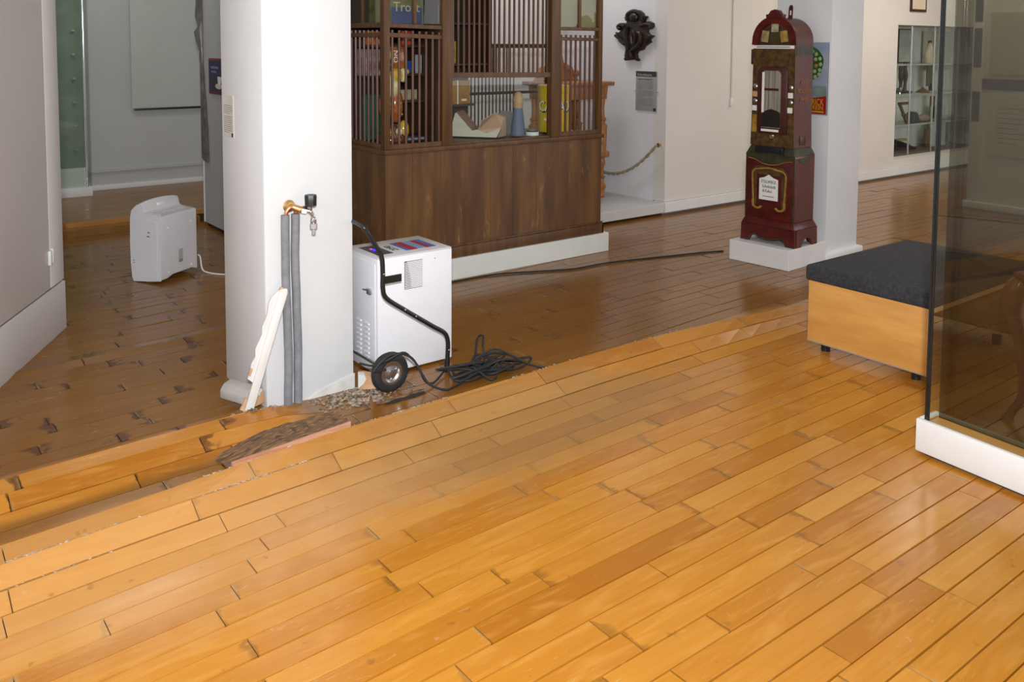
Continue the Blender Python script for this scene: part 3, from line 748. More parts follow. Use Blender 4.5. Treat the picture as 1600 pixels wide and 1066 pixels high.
# right bay
rail(1.372, W - .036, CT, .03); rail(1.372, W - .036, 1.388, .022, -.006); rail(1.372, W - .036, 1.455, .024)
for i in range(8):
    x = 1.392 + i * .0445
    MB().tube([(x, .021, CT + .02), (x, .021, 1.425)], .0082, 8).build('bar', SLAT, k, smooth=True)
# upper windows with muntins
for x0, x1, mx in ((.036, .408, .205), (1.372, W - .036, 1.545)):
    bx('upper_pane', GLASSC, k, x0, .018, 1.48, x1, .022, TOPZ)
    bx('muntin', KPOST, k, mx, .010, 1.478, mx + .022, .032, TOPZ, .002)
bx('side_muntin', KPOST, k, .010, .30, 1.478, .032, .322, TOPZ, .002)
bx('side_pane', GLASSC, k, .018, .05, 1.48, .022, D - .04, TOPZ)
bx('serving_pane', GLASSC, k, .482, .044, CT + .012, 1.290, .048, 1.146)
# dark carcass behind the left half: back, dividers, shelves
bx('back_panel', KDARK, k, .04, D - .02, CT, 1.00, D, TOPZ)
bx('divider', KDARK, k, .418, .10, CT, .438, D - .02, TOPZ)
bx('shelf', KDARK, k, .05, .22, 1.335, .418, D - .02, 1.350)
bx('shelf', KDARK, k, .05, .22, 1.455, .418, D - .02, 1.470)
bx('shelf', KDARK, k, .25, .22, 1.155, .418, D - .02, 1.168)
bx('shelf', KDARK, k, .25, .22, .985, .418, D - .02, .998)
bx('shelf', KDARK, k, .06, .30, 1.14, .24, D - .02, 1.152)
for z in (1.213, 1.488):
    bx('shelf', KDARK, k, .438, .32, z, .99, D - .02, z + .014)
bx('divider', KDARK, k, .99, .30, 1.146, 1.005, D, TOPZ)
# open lattice at the back right
bx('back_rail', KDARK, k, 1.005, D - .03, 1.33, W - .04, D, 1.36)
bx('back_rail', KDARK, k, 1.005, D - .03, .99, W - .04, D, 1.01)
for i in range(13):
    x = 1.03 + i * .032
    MB().tube([(x, D - .015, CT), (x, D - .015, 1.34)], .0055, 6).build('back_bar', KDARK, k, smooth=True)

# goods in the kiosk
G0 = Vector((KX0, KY, .135))
def kit(name, label, cat, x, y, z, group=None, rz=0.0):
    return thing(name, label, cat, (G0.x + x, G0.y + y, G0.z + z), rz, group)
def carton(name, label, x, y, z, sx, sy, sz, col, col2=None, band=None, cat='box', rz=0.0, group=None):
    t = kit(name, label, cat, x, y, z, group, rz)
    bx('carton', pm(name + '_print', col, .45, var=.1, scale=25, col2=col2), t, 0, 0, 0, sx, sy, sz, .002)
    if band: bx('label_band', pm(name + '_band', band, .5), t, sx * .12, -.001, sz * .35, sx * .88, 0, sz * .68)
    return t
carton('red_carton', 'red and yellow box on the top shelf at left', .060, .32, 1.350, .085, .06, .085, (.50, .02, .01), (.55, .22, .02))
carton('dark_carton', 'slim black and green box beside the red carton', .178, .32, 1.350, .030, .05, .095, (.02, .025, .015), (.10, .13, .03))
carton('patterned_carton', 'red box with green and white panel on top shelf', .305, .32, 1.350, .085, .06, .095, (.42, .05, .03), None, (.35, .38, .16))
carton('blue_carton', 'blue box with a white script mark behind the bars', .285, .32, 1.168, .105, .06, .080, (.015, .05, .26), None, None)
bx('script_mark', PAPER, bpy.data.objects['blue_carton'], .045, -.0012, .025, .052, 0, .06)
carton('white_packet', 'narrow white packet standing beside the blue box', .394, .26, 1.168, .020, .05, .12, (.55, .62, .60))
carton('striped_tray', 'pale box with brown stripes on the middle shelf', .265, .30, .998, .14, .09, .065, (.32, .25, .15), (.42, .34, .22))
carton('black_tray', 'low black tin with grey lettering on the counter shelf', .255, .20, CT + .012, .16, .12, .040, (.012, .012, .013), (.03, .03, .033), (.25, .25, .27))
carton('pink_carton_stack', 'faded pink and white boxes behind the left side bars', .075, .42, 1.152, .16, .10, .17, (.26, .10, .10), (.45, .33, .30))
carton('green_album', 'dark green cover standing behind the left side bars', .07, .40, CT + .02, .15, .03, .29, (.006, .075, .045), (.02, .10, .05))
carton('green_tin', 'bright green tin on the lower centre shelf', .462, .34, 1.227, .105, .07, .155, (.02, .26, .05), (.08, .42, .12), None, 'tin')
carton('yellow_tin', 'dark yellow tin with a green label beside green tin', .640, .34, 1.227, .095, .07, .150, (.24, .20, .01), (.36, .28, .02), (.05, .09, .02), 'tin')
carton('pale_green_sign', 'pale green card at left on the upper centre shelf', .468, .42, 1.502, .10, .02, .25, (.22, .34, .27), None, None, 'sign')
t = carton('round_logo_sign', 'pale green card with red round mark on upper shelf', .575, .42, 1.502, .19, .02, .25, (.36, .46, .28), None, None, 'sign')
MB().prism([(.11 + .05 * math.cos(a), .14 + .06 * math.sin(a)) for a in [i * PI / 8 for i in range(16)]], -.0015, 0, 'y').build('red_disc', pm('red_disc', (.50, .06, .02), .5), t)
MB().prism([(.12 + .028 * math.cos(a), .155 + .036 * math.sin(a)) for a in [i * PI / 8 for i in range(16)]], -.003, -.0015, 'y').build('white_disc', PAPER, t)
carton('wooden_drawer_box', 'yellow-brown wooden box hanging above the open book', .668, .30, .955, .155, .10, .16, (.25, .11, .012), (.33, .16, .022))
bx('shelf', KDARK, k, .50, .30, .94, .86, D - .02, .955)
bx('shine_strip', PAPER, bpy.data.objects['wooden_drawer_box'], .05, -.002, 0, .057, 0, .16)
bx('name_plate', CREAM, bpy.data.objects['wooden_drawer_box'], .085, -.002, .02, .125, 0, .034)
# open book lying on the counter
ob = kit('open_book', 'thick open book with cream page edges on the kiosk counter', 'book', .70, .375, CT + .012, None, math.radians(-52))
MB().prism([(0, .0), (.11, -.0), (.335, .0), (.37, .07), (.265, .025), (.205, .05), (.165, .042), (.055, .160), (.045, .158)], .0, .14, 'y').build('page_block', pm('cream_pages', (.66, .60, .47), .8, scale=1.0, stretch=(2, 2, 90), var=.06), ob)
MB().prism([(.054, .164), (.167, .043), (.171, .047), (.060, .170)], -.002, .14, 'y').build('left_page', pm('pinkish_brown_page', (.26, .135, .085), .8, var=.05), ob)
PG = [(.207, .0, .053), (.266, .0, .029), (.374, .0, .074), (.365, .14, .128), (.29, .14, .158), (.185, .14, .098)]
MB().add(PG, [tuple(range(6))]).add([(p[0], p[1] + .001, p[2] - .006) for p in PG], [tuple(range(5, -1, -1))]).add([PG[2], PG[3], (.365, .14, 0), (.345, .0, 0)], [(0, 1, 2, 3)]).add([PG[3], PG[4], (.29, .14, 0), (.365, .14, 0)], [(0, 1, 2, 3)]).build('right_page', pm('peach_page', (.60, .38, .24), .8, var=.05), ob)
bxk = carton('pink_block', 'small pinkish block beside the open book', .486, .060, CT + .012, .035, .02, .035, (.36, .17, .13), None, None, 'block')
sl = kit('paper_sheet', 'grey folded paper cone sheet behind blue sugar cone', 'paper', 1.03, .27, CT + .012)
MB().prism([(0, .0), (.13, -.0), (.235, .11), (.12, .155), (.03, .165)], .0, .006, 'y').build('sheet', pm('grey_paper', (.24, .23, .23), .7, var=.05), sl)
sc = kit('sugar_loaf', 'tan sugar cone in blue-grey paper behind kiosk glass', 'sugar loaf', 1.135, .17, CT + .012)
MB().lathe([(.052, 0), (.044, .08), (.034, .16), (.028, .195)], 18).build('paper_wrap', pm('blue_grey_paper', (.13, .16, .24), .6, var=.06), sc, smooth=True)
MB().lathe([(.030, .185), (.036, .20), (.032, .225), (.036, .24), (.033, .265), (.022, .29), (.01, .298)], 16).build('sugar', pm('tan_sugar', (.50, .32, .17), .8, scale=20, var=.15, bump=.4), sc, smooth=True)
yt = kit('cocoa_tin', 'tall yellow tin lettered for cacao behind the kiosk post', 'tin', 1.51, .24, CT + .012)
YEL = pm('yellow_tin_print', (.66, .44, .016), .4, var=.1, scale=14)
MB().lathe([(.112, 0), (.113, .004), (.113, .275), (.110, .285)], 32).build('can', YEL, yt, smooth=True)
MB().lathe([(.115, .276), (.116, .28), (.116, .33), (.100, .336), (.02, .338)], 32).build('lid', YEL, yt, smooth=True)
for ch_, a in (('C', -84), ('A', -58), ('C', -33), ('A', -9), ('O', 14)):
    q = math.radians(a); 
    text('letter', ch_, .12, TXTD, yt, (.1145 * math.sin(q) + .004 * math.cos(q), -.1145 * math.cos(q) + .004 * math.sin(q), .176), (PI / 2, 0, q), ext=.001, sx=.75)
    text('letter', ch_, .105, PAPER, yt, (.117 * math.sin(q), -.117 * math.cos(q), .182), (PI / 2, 0, q), ext=.001, sx=.75)
MB().box(-.05, -.1165, .085, .0, -.108, .10, Matrix.Rotation(math.radians(-48), 4, 'Z')).build('label_line', CREAM, yt)
rt = kit('round_tin', 'flat white and black round tin in front of yellow tin', 'tin', 1.205, .10, CT + .012)
MB().lathe([(.045, 0), (.046, .003), (.046, .022), (.044, .024)], 24).build('tin', PAPER, rt, smooth=True)
MB().lathe([(.040, .024), (.041, .034), (.038, .036)], 24).build('lid', pm('dark_tin_lid', (.05, .05, .05), .4), rt, smooth=True)
# glazed ceramic figure in the left bay: rounded body built from overlapping glazed lobes
fg = kit('ceramic_figure', 'glazed brown yellow and cream ceramic figure behind left bars', 'figurine', .135, .17, CT + .012)
GB = pm('glazed_brown', (.10, .030, .010), .12, var=.3, scale=12, coat=.6); GO = pm('glazed_orange', (.33, .085, .012), .15, var=.3, scale=16, coat=.6)
GY = pm('glazed_yellow', (.55, .36, .035), .15, var=.15, coat=.6); GCm = pm('glazed_cream', (.62, .56, .30), .15, var=.1, coat=.6)
MB().lathe([(.085, 0), (.095, .02), (.09, .05), (.06, .09), (.05, .13)], 20).build('base', GB, fg, smooth=True)
fb = MB(); fb.ball((-.035, 0, .24), (.045, .045, .10), 12, 9); fb.ball((.035, 0, .24), (.050, .045, .11), 12, 9); fb.build('legs', GO, fg, smooth=True)
MB().ball((0, -.005, .36), (.062, .05, .075), 14, 10).build('belly', GCm, fg, smooth=True)
MB().ball((.02, -.03, .43), (.05, .03, .045), 12, 8).build('chest', GY, fg, smooth=True)
MB().ball((-.02, -.035, .40), (.035, .02, .03), 10, 7).build('cuff', GCm, fg, smooth=True)
MB().ball((.070, -.03, .43), (.028, .022, .045), 10, 7).build('arm', GCm, fg, smooth=True)
MB().ball((.098, -.02, .45), (.022, .02, .02), 10, 7).build('hand', GY, fg, smooth=True)
MB().ball((-.035, -.01, .495), (.048, .045, .045), 12, 9).build('head', GB, fg, smooth=True)
MB().ball((-.030, -.012, .552), (.045, .045, .034), 12, 8).build('cap', GY, fg, smooth=True)
MB().ball((.075, -.03, .09), (.035, .03, .06), 10, 8).build('shell', GY, fg, smooth=True)
MB().ball((.02, -.07, .085), (.026, .02, .026), 10, 7).build('knob', GCm, fg, smooth=True)
MB().ball((-.04, -.07, .08), (.02, .02, .024), 10, 7).build('knob', GY, fg, smooth=True)
sg = bx('sign_board', GO, fg, .005, .012, .46, .125, .022, .605, .003)
text('sign_letters', 'ON', .05, PAPER, sg, (.045, .010, .545), (PI / 2, -PI / 2, 0))
for i in range(14):
    q = rr.random(); MB().ball((-.06 + .12 * q, -.046 + .02 * abs(q - .5), .18 + .12 * rr.random()), .006, 6, 4).build('glaze_dot', GY, fg, smooth=True)
# prints in the upper windows
up = kit('label_print_left', 'dark label print with yellow and green in side window', 'poster', .04, .25, 1.47)
bx('sheet', pm('dark_olive_print', (.03, .03, .01), .5, scale=16, col2=(.14, .15, .015)), up, -.004, 0, .008, .12, .012, .42)
u2 = kit('trade_label', 'old blue and cream trade label in the upper left window', 'poster', .050, .20, 1.47)
bx('sheet', pm('faded_label_print', (.11, .10, .035), .5, scale=5, col2=(.22, .21, .10)), u2, 0, 0, .008, .34, .010, .42)
bx('blue_field', pm('blue_field', (.05, .065, .16), .5, var=.2), u2, .11, -.002, .008, .33, 0, .115)
bx('brown_field', pm('brown_field', (.08, .06, .02), .5, var=.3, scale=20), u2, .05, -.003, .02, .10, 0, .20)
text('lettering', 'Trost', .085, pm('cream_lettering', (.52, .45, .24), .6), u2, (.215, -.004, .115), (PI / 2, 0, 0), sx=1.0)
u3 = kit('yellowed_panel', 'yellowed blank paper panel behind the upper right window', 'panel', 1.375, .034, 1.48)
bx('sheet', pm('yellowed_paper', (.28, .25, .12), .6, var=.1, scale=4), u3, 0, 0, 0, .35, .008, .42)

# ------------------------------------------------------------------ carved stand, cartouche, info panel, rope in the niche
cs = thing('carved_stand', 'honey-coloured carved wooden stand with turned columns behind the kiosk', 'stand', (5.50, 5.83, .105), 0)
colp = [(.020, 0), (.034, .015), (.024, .05), (.040, .085), (.046, .10), (.036, .115), (.022, .14), (.020, .17), (.036, .185), (.020, .20), (.018, .28), (.034, .30), (.034, .32), (.026, .35), (.046, .38), (.048, .40), (.040, .43), (.044, .58), (.044, .62), (.052, .64), (.030, .66), (.024, .68), (.040, .70), (.022, .72), (.019, .80), (.026, .88), (.020, .90), (.044, .93), (.050, .99), (.055, 1.0)]
for x, y in ((0, 0), (-.52, 0), (0, .34), (-.52, .34)):
    MB().lathe([(r, h * 1.02) for r, h in colp], 12, (x, y, 0)).build('column', OAK, cs, smooth=True)
bx('top', OAK, cs, -.60, -.07, 1.02, .085, .42, 1.055, .006)
bx('frieze', OAK, cs, -.55, -.03, .90, .03, .37, 1.02, .004)
bx('shelf', OAK, cs, -.57, -.05, .38, .05, .39, .42, .005)
MB().prism([(-.54, 1.055), (-.02, 1.055), (-.10, 1.18), (-.20, 1.22), (-.24, 1.34), (-.30, 1.34), (-.34, 1.22), (-.46, 1.18)], .30, .34, 'y').build('crest', OAK, cs, bevel=.006)
for i in range(5):
    MB().ball((-.06 - .11 * i, .29, 1.12 + .05 * (2 - abs(i - 2))), (.035, .02, .035), 8, 6).build('rosette', OAK, cs, smooth=True)
bx('back_panel', OAK, cs, -.50, .36, .42, -.02, .375, .90)

ca = thing('carved_cartouche', 'black-brown carved scroll cartouche hanging on the pale niche wall', 'carving', (5.738, 5.66, 1.575), -PI / 2)
def cxy(px, py):   # outline drawn on a 380 x 470 grid, 0.0435 m wide per 50 units
    return ((px - 255) * .00132, (325 - py) * .00099)
outl = [(270, 92), (310, 100), (338, 125), (350, 150), (380, 152), (358, 190), (350, 225), (368, 205), (400, 198), (432, 215), (436, 250), (415, 272), (392, 265), (384, 290), (402, 320), (444, 325), (420, 350), (404, 362), (418, 385), (392, 402), (360, 425), (345, 455), (300, 468), (285, 490), (292, 525), (312, 548), (300, 558), (270, 545), (240, 548), (205, 552), (178, 556), (166, 535), (186, 515), (188, 470), (176, 425), (140, 402), (108, 372), (118, 358), (62, 328), (92, 318), (78, 290), (112, 300), (130, 280), (106, 255), (108, 225), (140, 208), (170, 210), (186, 225), (190, 195), (163, 158), (196, 152), (205, 128), (230, 100)]
MB().prism([cxy(*p) for p in outl], -.035, 0, 'y').build('ground', CARV, ca, bevel=.006, smooth=True)
def rel(pts, r, y=-.045):
    MB().tube(smooth_path([(cxy(*p)[0], y, cxy(*p)[1]) for p in pts], 5), r, 8).build('scroll', CARV, ca, smooth=True)
rel([(205, 190), (210, 130), (270, 105), (330, 130), (340, 190)], .018)
rel([(210, 240), (195, 300), (200, 380), (215, 440), (205, 520)], .022)
rel([(330, 240), (380, 225), (425, 235), (415, 262)], .016)
rel([(180, 240), (140, 225), (115, 245), (135, 265)], .016)
rel([(260, 520), (250, 470), (300, 430), (345, 370), (335, 310), (310, 300)], .016, -.055)
rel([(280, 400), (285, 330), (270, 290), (250, 330), (255, 400)], .014, -.05)
rel([(180, 400), (140, 360), (90, 322)], .014); rel([(370, 400), (400, 350), (435, 328)], .014)
MB().ball((cxy(265, 160)[0], -.045, cxy(265, 160)[1]), (.055, .025, .042), 12, 8).build('boss', CARV, ca, smooth=True)

ip = thing('info_panel', 'grey museum text panel with dark header below the carving', 'sign', (5.738, 5.515, 0), -PI / 2)
bx('plate', pm('grey_info_card', (.36, .35, .33), .6), ip, -.125, -.008, .905, .125, 0, 1.257, .001)
bx('header', pm('dark_header', (.055, .048, .048), .6), ip, -.125, -.0092, 1.210, .125, -.0078, 1.257)
text('title', 'Kolonialwaren', .030, pm('pale_title', (.5, .5, .5), .6), ip, (-.105, -.0095, 1.226), align='LEFT')
for i in range(22):
    z = 1.165 - i * .0102 - (.006 if i > 7 else 0) - (.006 if i > 13 else 0)
    bx('text_line', TXT, ip, -.098, -.0088, z, (.085 if i not in (7, 13, 21) else -.03), -.0078, z + .0042)
bx('title_line', TXTD, ip, -.098, -.0088, 1.182, .075, -.0078, 1.188)
bx('corner_mark', TXTD, ip, .092, -.0092, .905, .125, -.0078, .932)
for x in (-.135, .135):
    MB().ball((x, -.006, 1.078), (.012, .008, .006), 8, 6).build('clip', METAL, ip, smooth=True)
ro = thing('barrier_rope', 'twisted beige barrier rope sagging along the niche wall', 'rope', (5.70, 5.33, .615))
for s in (0, 1):
    pth = []
    for i in range(61):
        t = i / 60; y = .0 + 1.2 * t; z = -.335 * (1 - (2 * abs(t - .5)) ** 2) * (1) * .95 - 0
        a = t * 60 + s * PI
        pth.append((-.02 + .008 * math.cos(a), y, z + .008 * math.sin(a)))
    MB().tube(pth, .0085, 6).build('strand', ROPE, ro, smooth=True)
MB().lathe([(.02, -.02), (.012, -.012), (.012, .012)], 10, (.022, 0, 0), 'x').build('wall_hook', BRASS, ro, smooth=True)
cd = thing('wall_conduit', 'thin white cable conduit ending halfway down right wall', 'conduit', (6.615, 5.272, 0))
MB().tube([(0, 0, .98), (0, 0, 3.0)], .009, 8).build('conduit', WARMW, cd, smooth=True)
bx('end_box', TRIMW, cd, -.018, -.012, .93, .018, .008, 1.0, .004)

# ------------------------------------------------------------------ second pillar with vending machine and enamel poster
p2 = MB().prism([(5.45, 3.5), (5.845, 3.5), (5.845, 3.95), (5.45, 3.95)], 0, 3.0, 'z').build('pillar', PILW, bevel=.006, smooth=True); struct(p2)
bx('pillar_base', TRIMW, p2, 5.43, 3.47, 0, 5.885, 3.97, .048, .008)
ep = thing('enamel_poster', 'enamel advertising sign with tree and red yellow lettering on pillar', 'poster', (5.448, 3.665, 1.265), -PI / 2)
bx('plate', pm('sky_blue_enamel', (.22, .27, .40), .3, scale=3, col2=(.36, .37, .44), stretch=(1, 1, 2.5)), ep, -.15, -.010, -.25, .15, 0, .25, .003)
bx('rim', pm('grey_blue_rim', (.12, .13, .18), .4), ep, -.152, -.006, -.252, .152, -.001, .252)
bx('red_field', pm('red_enamel', (.30, .012, .012), .3), ep, -.146, -.012, -.246, .146, -.009, -.135)
MB().prism([(.06, -.135), (.146, -.118), (.146, -.135)], -.012, -.009, 'y').build('red_hill', pm('red_enamel2', (.30, .012, .012), .3), ep)
bx('sea_field', pm('grey_green_enamel', (.20, .27, .25), .3, scale=10, var=.2), ep, -.146, -.0115, -.135, .146, -.0095, -.05)
LEAF = pm('leaf_green_enamel', (.03, .10, .03), .3, var=.4, scale=30); FRU = pm('pale_fruit_enamel', (.34, .42, .18), .3); FR2 = pm('orange_fruit_enamel', (.42, .18, .05), .3)
MB().prism([(.02 + .095 * math.cos(a) * (1 + .05 * math.sin(5 * a)), .105 + .115 * math.sin(a)) for a in [i * PI / 14 for i in range(28)]], -.0125, -.0095, 'y').build('tree_crown', LEAF, ep)
for i, (x, z) in enumerate(((.03, .19), (.06, .17), (.02, .15), (.09, .14), (.055, .135), (.095, .10), (.06, .09), (.015, .10), (.09, .06), (.05, .05), (.02, .06), (.055, .012), (.085, .03), (.0, .03), (-.03, .1), (-.04, .16))):
    MB().lathe([(.012, .0), (.014, .001), (.006, .003)], 10, (x, -.0125, z), 'y').build('fruit', FR2 if i % 4 == 2 else FRU, ep, smooth=True)
YT = pm('yellow_enamel_letters', (.55, .36, .02), .4)
text('lettering', 'RICK', .062, YT, ep, (.080, -.0125, -.165), sx=.70)
text('lettering', 'REIN', .046, YT, ep, (.082, -.0125, -.204), sx=.90)
bx('small_print', YT, ep, .0, -.0125, -.236, .13, -.0118, -.226)

pm_ = MB().box(-.27, -.21, .0, .21, .255, .138).build('machine_plinth', pm('white_plinth_paint', (.74, .73, .72), .55, var=.04, scale=4), bevel=.004)
pm_.location = (5.215, 3.68, 0); pm_.rotation_euler = (0, 0, math.radians(4)); tag(pm_, 'white block plinth under the red vending machine', 'plinth')
vm = thing('vending_machine', 'antique dark red chocolate vending machine with arched top on plinth', 'vending machine', (5.03, 3.68, .138), -PI / 2 + math.radians(3))
RED = pm('worn_dark_red_enamel', (.060, .005, .005), .34, scale=14, col2=(.105, .010, .008)); RED2 = pm('faded_brick_red', (.085, .020, .016), .42, scale=7, col2=(.120, .030, .024))
GRN = pm('dark_green_edging', (.035, .036, .014), .45, scale=22, var=.4); ORN = pm('ornamented_brown_gold', (.050, .022, .008), .4, scale=30, col2=(.125, .065, .016), detail=9)
GOLD = pm('old_gold_paint', (.34, .19, .025), .4, scale=25, var=.3); MAR = pm('dark_maroon', (.060, .012, .010), .4, scale=12, var=.3)
# skirt with arched feet
def arch(w, h1, leg, hh):
    pts = [(-w / 2, h1), (-w / 2 - .004, 0), (-w / 2 + leg, 0), (-w / 2 + leg + .02, hh * .8), (-w / 2 + leg + .05, hh), (-w * .14, hh * .72), (0, hh * .55), (w * .14, hh * .72), (w / 2 - leg - .05, hh), (w / 2 - leg - .02, hh * .8), (w / 2 - leg, 0), (w / 2 + .004, 0), (w / 2, h1)]
    return pts
MB().prism(arch(.42, .12, .062, .045), 0, .02, 'y').build('skirt_front', RED, vm, bevel=.002)
MB().prism(arch(.42, .12, .062, .045), .265, .28, 'y').build('skirt_back', RED, vm)
for s in (-1, 1):
    MB().prism([(.02, 0), (.075, 0), (.095, .04), (.125, .055), (.165, .055), (.195, .04), (.215, 0), (.27, 0), (.27, .12), (.02, .12)], s * .208 - .009, s * .208 + .009, 'x').build('skirt_side', RED2 if s > 0 else RED, vm)
MB().tube([(p[0], -.003, p[1] + .004) for p in arch(.42, .12, .062, .045)[1:-1]], .004, 6).build('skirt_edging', GRN, vm, smooth=True)
MB().add([(-.21, 0, .12), (.21, 0, .12), (.21, .28, .12), (-.21, .28, .12), (-.19, .015, .165), (.19, .015, .165), (.19, .262, .165), (-.19, .262, .165)], [(3, 2, 1, 0), (4, 5, 6, 7), (0, 1, 5, 4), (1, 2, 6, 5), (2, 3, 7, 6), (3, 0, 4, 7)]).build('skirt_cap', RED, vm, bevel=.004, smooth=True)
bx('pedestal', RED, vm, -.19, .015, .165, .19, .262, .615, .004)
bx('pedestal_side', RED2, vm, .1895, .022, .168, .1915, .255, .60)
for x0, x1, z0, z1 in ((-.191, -.181, .165, .615), (.181, .191, .165, .615), (-.181, .181, .598, .615)):
    bx('edging', GRN, vm, x0, .0125, z0, x1, .0152, z1)
MB().prism([(-.18, .60), (.18, .60), (.165, .585), (.12, .575), (.06, .552), (0, .545), (-.06, .552), (-.12, .575), (-.165, .585)], .0118, .015, 'y').build('swag', GRN, vm)
MB().tube([(x, .013, z) for x, z in ((-.172, .58), (-.12, .572), (-.06, .548), (0, .541), (.06, .548), (.12, .572), (.172, .58))], .0028, 6).build('gold_line', GOLD, vm)
MB().prism([(.05, .60), (.20, .60), (.19, .575), (.15, .565), (.125, .545), (.10, .565), (.06, .575)], .1915, .193, 'x').build('side_swag', GRN, vm)
# ornamental frame with white notice
MB().prism([(-.135, .24), (-.100, .24), (-.095, .47), (.095, .47), (.100, .24), (.135, .24), (.142, .50), (.10, .53), (-.10, .53), (-.142, .50)], .008, .015, 'y').build('ornament_frame', ORN, vm, bevel=.002)
MB().tube(smooth_path([(-.118, .007, .26), (-.128, .006, .40), (-.125, .006, .49), (-.06, .006, .512), (0, .005, .52), (.06, .006, .512), (.125, .006, .49), (.128, .006, .40), (.118, .007, .26)], 4), .006, 6).build('gold_scroll', GOLD, vm, smooth=True)
for s in (-1, 1):
    MB().tube(smooth_path([(s * .125, .007, .29), (s * .12, .006, .25), (s * .085, .006, .235), (s * .055, .006, .25)], 4), .008, 6).build('gold_scroll', GOLD, vm, smooth=True)
nt_ = MB().prism([(-.073, .30), (.073, .30), (.073, .445), (.035, .455), (0, .475), (-.035, .455), (-.073, .445)], .003, .008, 'y').build('notice', PAPER, vm)
text('lettering', 'STOLLWERCK', .030, TXTD, nt_, (0, .0022, .425), sx=.62)
text('lettering', 'Schokolade', .032, TXTD, nt_, (.004, .0022, .393), sx=.72)
text('lettering', '& Kakao', .030, TXTD, nt_, (-.008, .0022, .362), sx=.72)
bx('small_line', TXT, nt_, -.045, .002, .322, .045, .003, .328)
# shoulder and upper case with arched top
MB().add([(-.19, .015, .615), (.19, .015, .615), (.19, .262, .615), (-.19, .262, .615), (-.165, .03, .668), (.165, .03, .668), (.165, .25, .668), (-.165, .25, .668)], [(3, 2, 1, 0), (4, 5, 6, 7), (0, 1, 5, 4), (1, 2, 6, 5), (2, 3, 7, 6), (3, 0, 4, 7)]).build('shoulder', GRN, vm, bevel=.003, smooth=True)
UZ = 1.385; R_ = .160
arc = [(R_ * math.cos(a), UZ + R_ * math.sin(a)) for a in [i * PI / 20 for i in range(21)]]
MB().prism([(-.168, .668), (.168, .668)] + [(R_ + .002, .85)] + arc + [(-R_ - .002, .85)], .038, .25, 'y').build('case', RED2, vm, smooth=True)
MB().prism([(-.170, .668), (.170, .668), (.165, .85), (.163, 1.36), (-.163, 1.36), (-.165, .85)], .028, .038, 'y').build('front_plate', ORN, vm)
MB().prism([(.172, 1.36)] + [(.170 * math.cos(a), UZ + .170 * math.sin(a)) for a in [i * PI / 20 for i in range(21)]] + [(-.172, 1.36), (-.128, 1.36)] + [(.122 * math.cos(a), UZ + .122 * math.sin(a)) for a in [PI - i * PI / 20 for i in range(21)]] + [(.128, 1.36)], .020, .04, 'y').build('arch_frame', RED, vm, smooth=True)
MB().prism([(-.06, 1.535), (.06, 1.535), (.068, 1.565), (.045, 1.57), (.03, 1.592), (0, 1.600), (-.03, 1.592), (-.045, 1.57), (-.068, 1.565)], .018, .06, 'y').build('crest', RED, vm, bevel=.004, smooth=True)
MB().prism([(.122 * math.cos(a), UZ - .018 + .122 * math.sin(a)) for a in [i * PI / 20 for i in range(21)]], .034, .040, 'y').build('arch_window', pm('dark_olive_glass', (.05, .04, .018), .25, scale=12, var=.4), vm)
for i, (x, z, q, c) in enumerate(((-.075, 1.418, .12, (.30, .24, .09)), (.072, 1.418, -.15, (.34, .22, .05)), (0, 1.475, 0, (.36, .33, .20)))):
    MB().box(-.027, .031, -.035, .027, .034, .035, Matrix.Translation((x, 0, z)) @ Matrix.Rotation(q, 4, 'Y') @ Matrix.Scale(.8 if i == 2 else 1.1, 4, (0, 0, 1))).build('chocolate_card', pm('chocolate_card_%d' % i, c, .5, scale=30, var=.3), vm)
bx('name_strip', PAPER, vm, -.155, .016, 1.335, .155, .028, 1.357)
bx('strip_print', TXT, vm, -.13, .0152, 1.342, .13, .0162, 1.350)
MB().prism([(-.115, .755), (.115, .755), (.115, 1.19), (.09, 1.215), (-.09, 1.215), (-.115, 1.19)], .016, .028, 'y').build('door_frame', MAR, vm, bevel=.004, smooth=True)
MB().prism([(-.078, .795), (.068, .795), (.068, 1.165), (.05, 1.185), (-.06, 1.185), (-.078, 1.165)], .0145, .017, 'y').build('window_back', pm('grey_streaked_metal', (.16, .15, .12), .35, scale=1.0, stretch=(60, 60, 2), col2=(.36, .34, .29)), vm)
bx('window_reveal', PAPER, vm, -.078, .0130, .90, -.060, .0146, 1.175)
MB().prism([(-.078, .80), (.068, .80), (.068, .90), (.04, .915), (0, .925), (-.04, .915), (-.078, .89)], .0128, .0146, 'y').build('dark_well', pm('dark_well', (.016, .014, .010), .4), vm)
bx('red_word', RED, vm, -.058, .0128, 1.050, .052, .0140, 1.066)
bx('white_strip', PAPER, vm, -.078, .012, .770, .058, .0165, .786)
for s, zz in ((-1, (1.075, .975)), (1, (1.075, .975))):
    for z in zz:
        MB().lathe([(.014, .0), (.016, .004), (.010, .008), (.004, .009)], 14, (s * .138, .028, z), 'y').build('coin_slot', METAL, vm, smooth=True)
for i, (x, z) in enumerate(((-.140, 1.022), (-.142, .925), (.136, 1.022), (.134, .922))):
    bx('coin_label', pm('peach_label', (.55, .33, .16), .6) if i == 0 else PAPER, vm, x - .018, .024, z - .018, x + .018, .028, z + .018)
for x in (-.138, .138):
    MB().prism([(x - .02, .76), (x + .02, .76), (x + .016, .88), (x - .016, .88)], .022, .028, 'y').build('pilaster', GOLD if x < 0 else ORN, vm)
MB().lathe([(.016, .0), (.020, .004), (.014, .010), (.008, .010)], 16, (.0, .028, .735), 'y').build('lock', CHROME, vm, smooth=True)
bx('payout_tray', pm('blue_black_tray', (.010, .011, .018), .35), vm, -.115, -.002, .625, .105, .032, .668, .006)
bx('side_hatch', MAR, vm, .1685, .10, .685, .1720, .17, .745, .002)
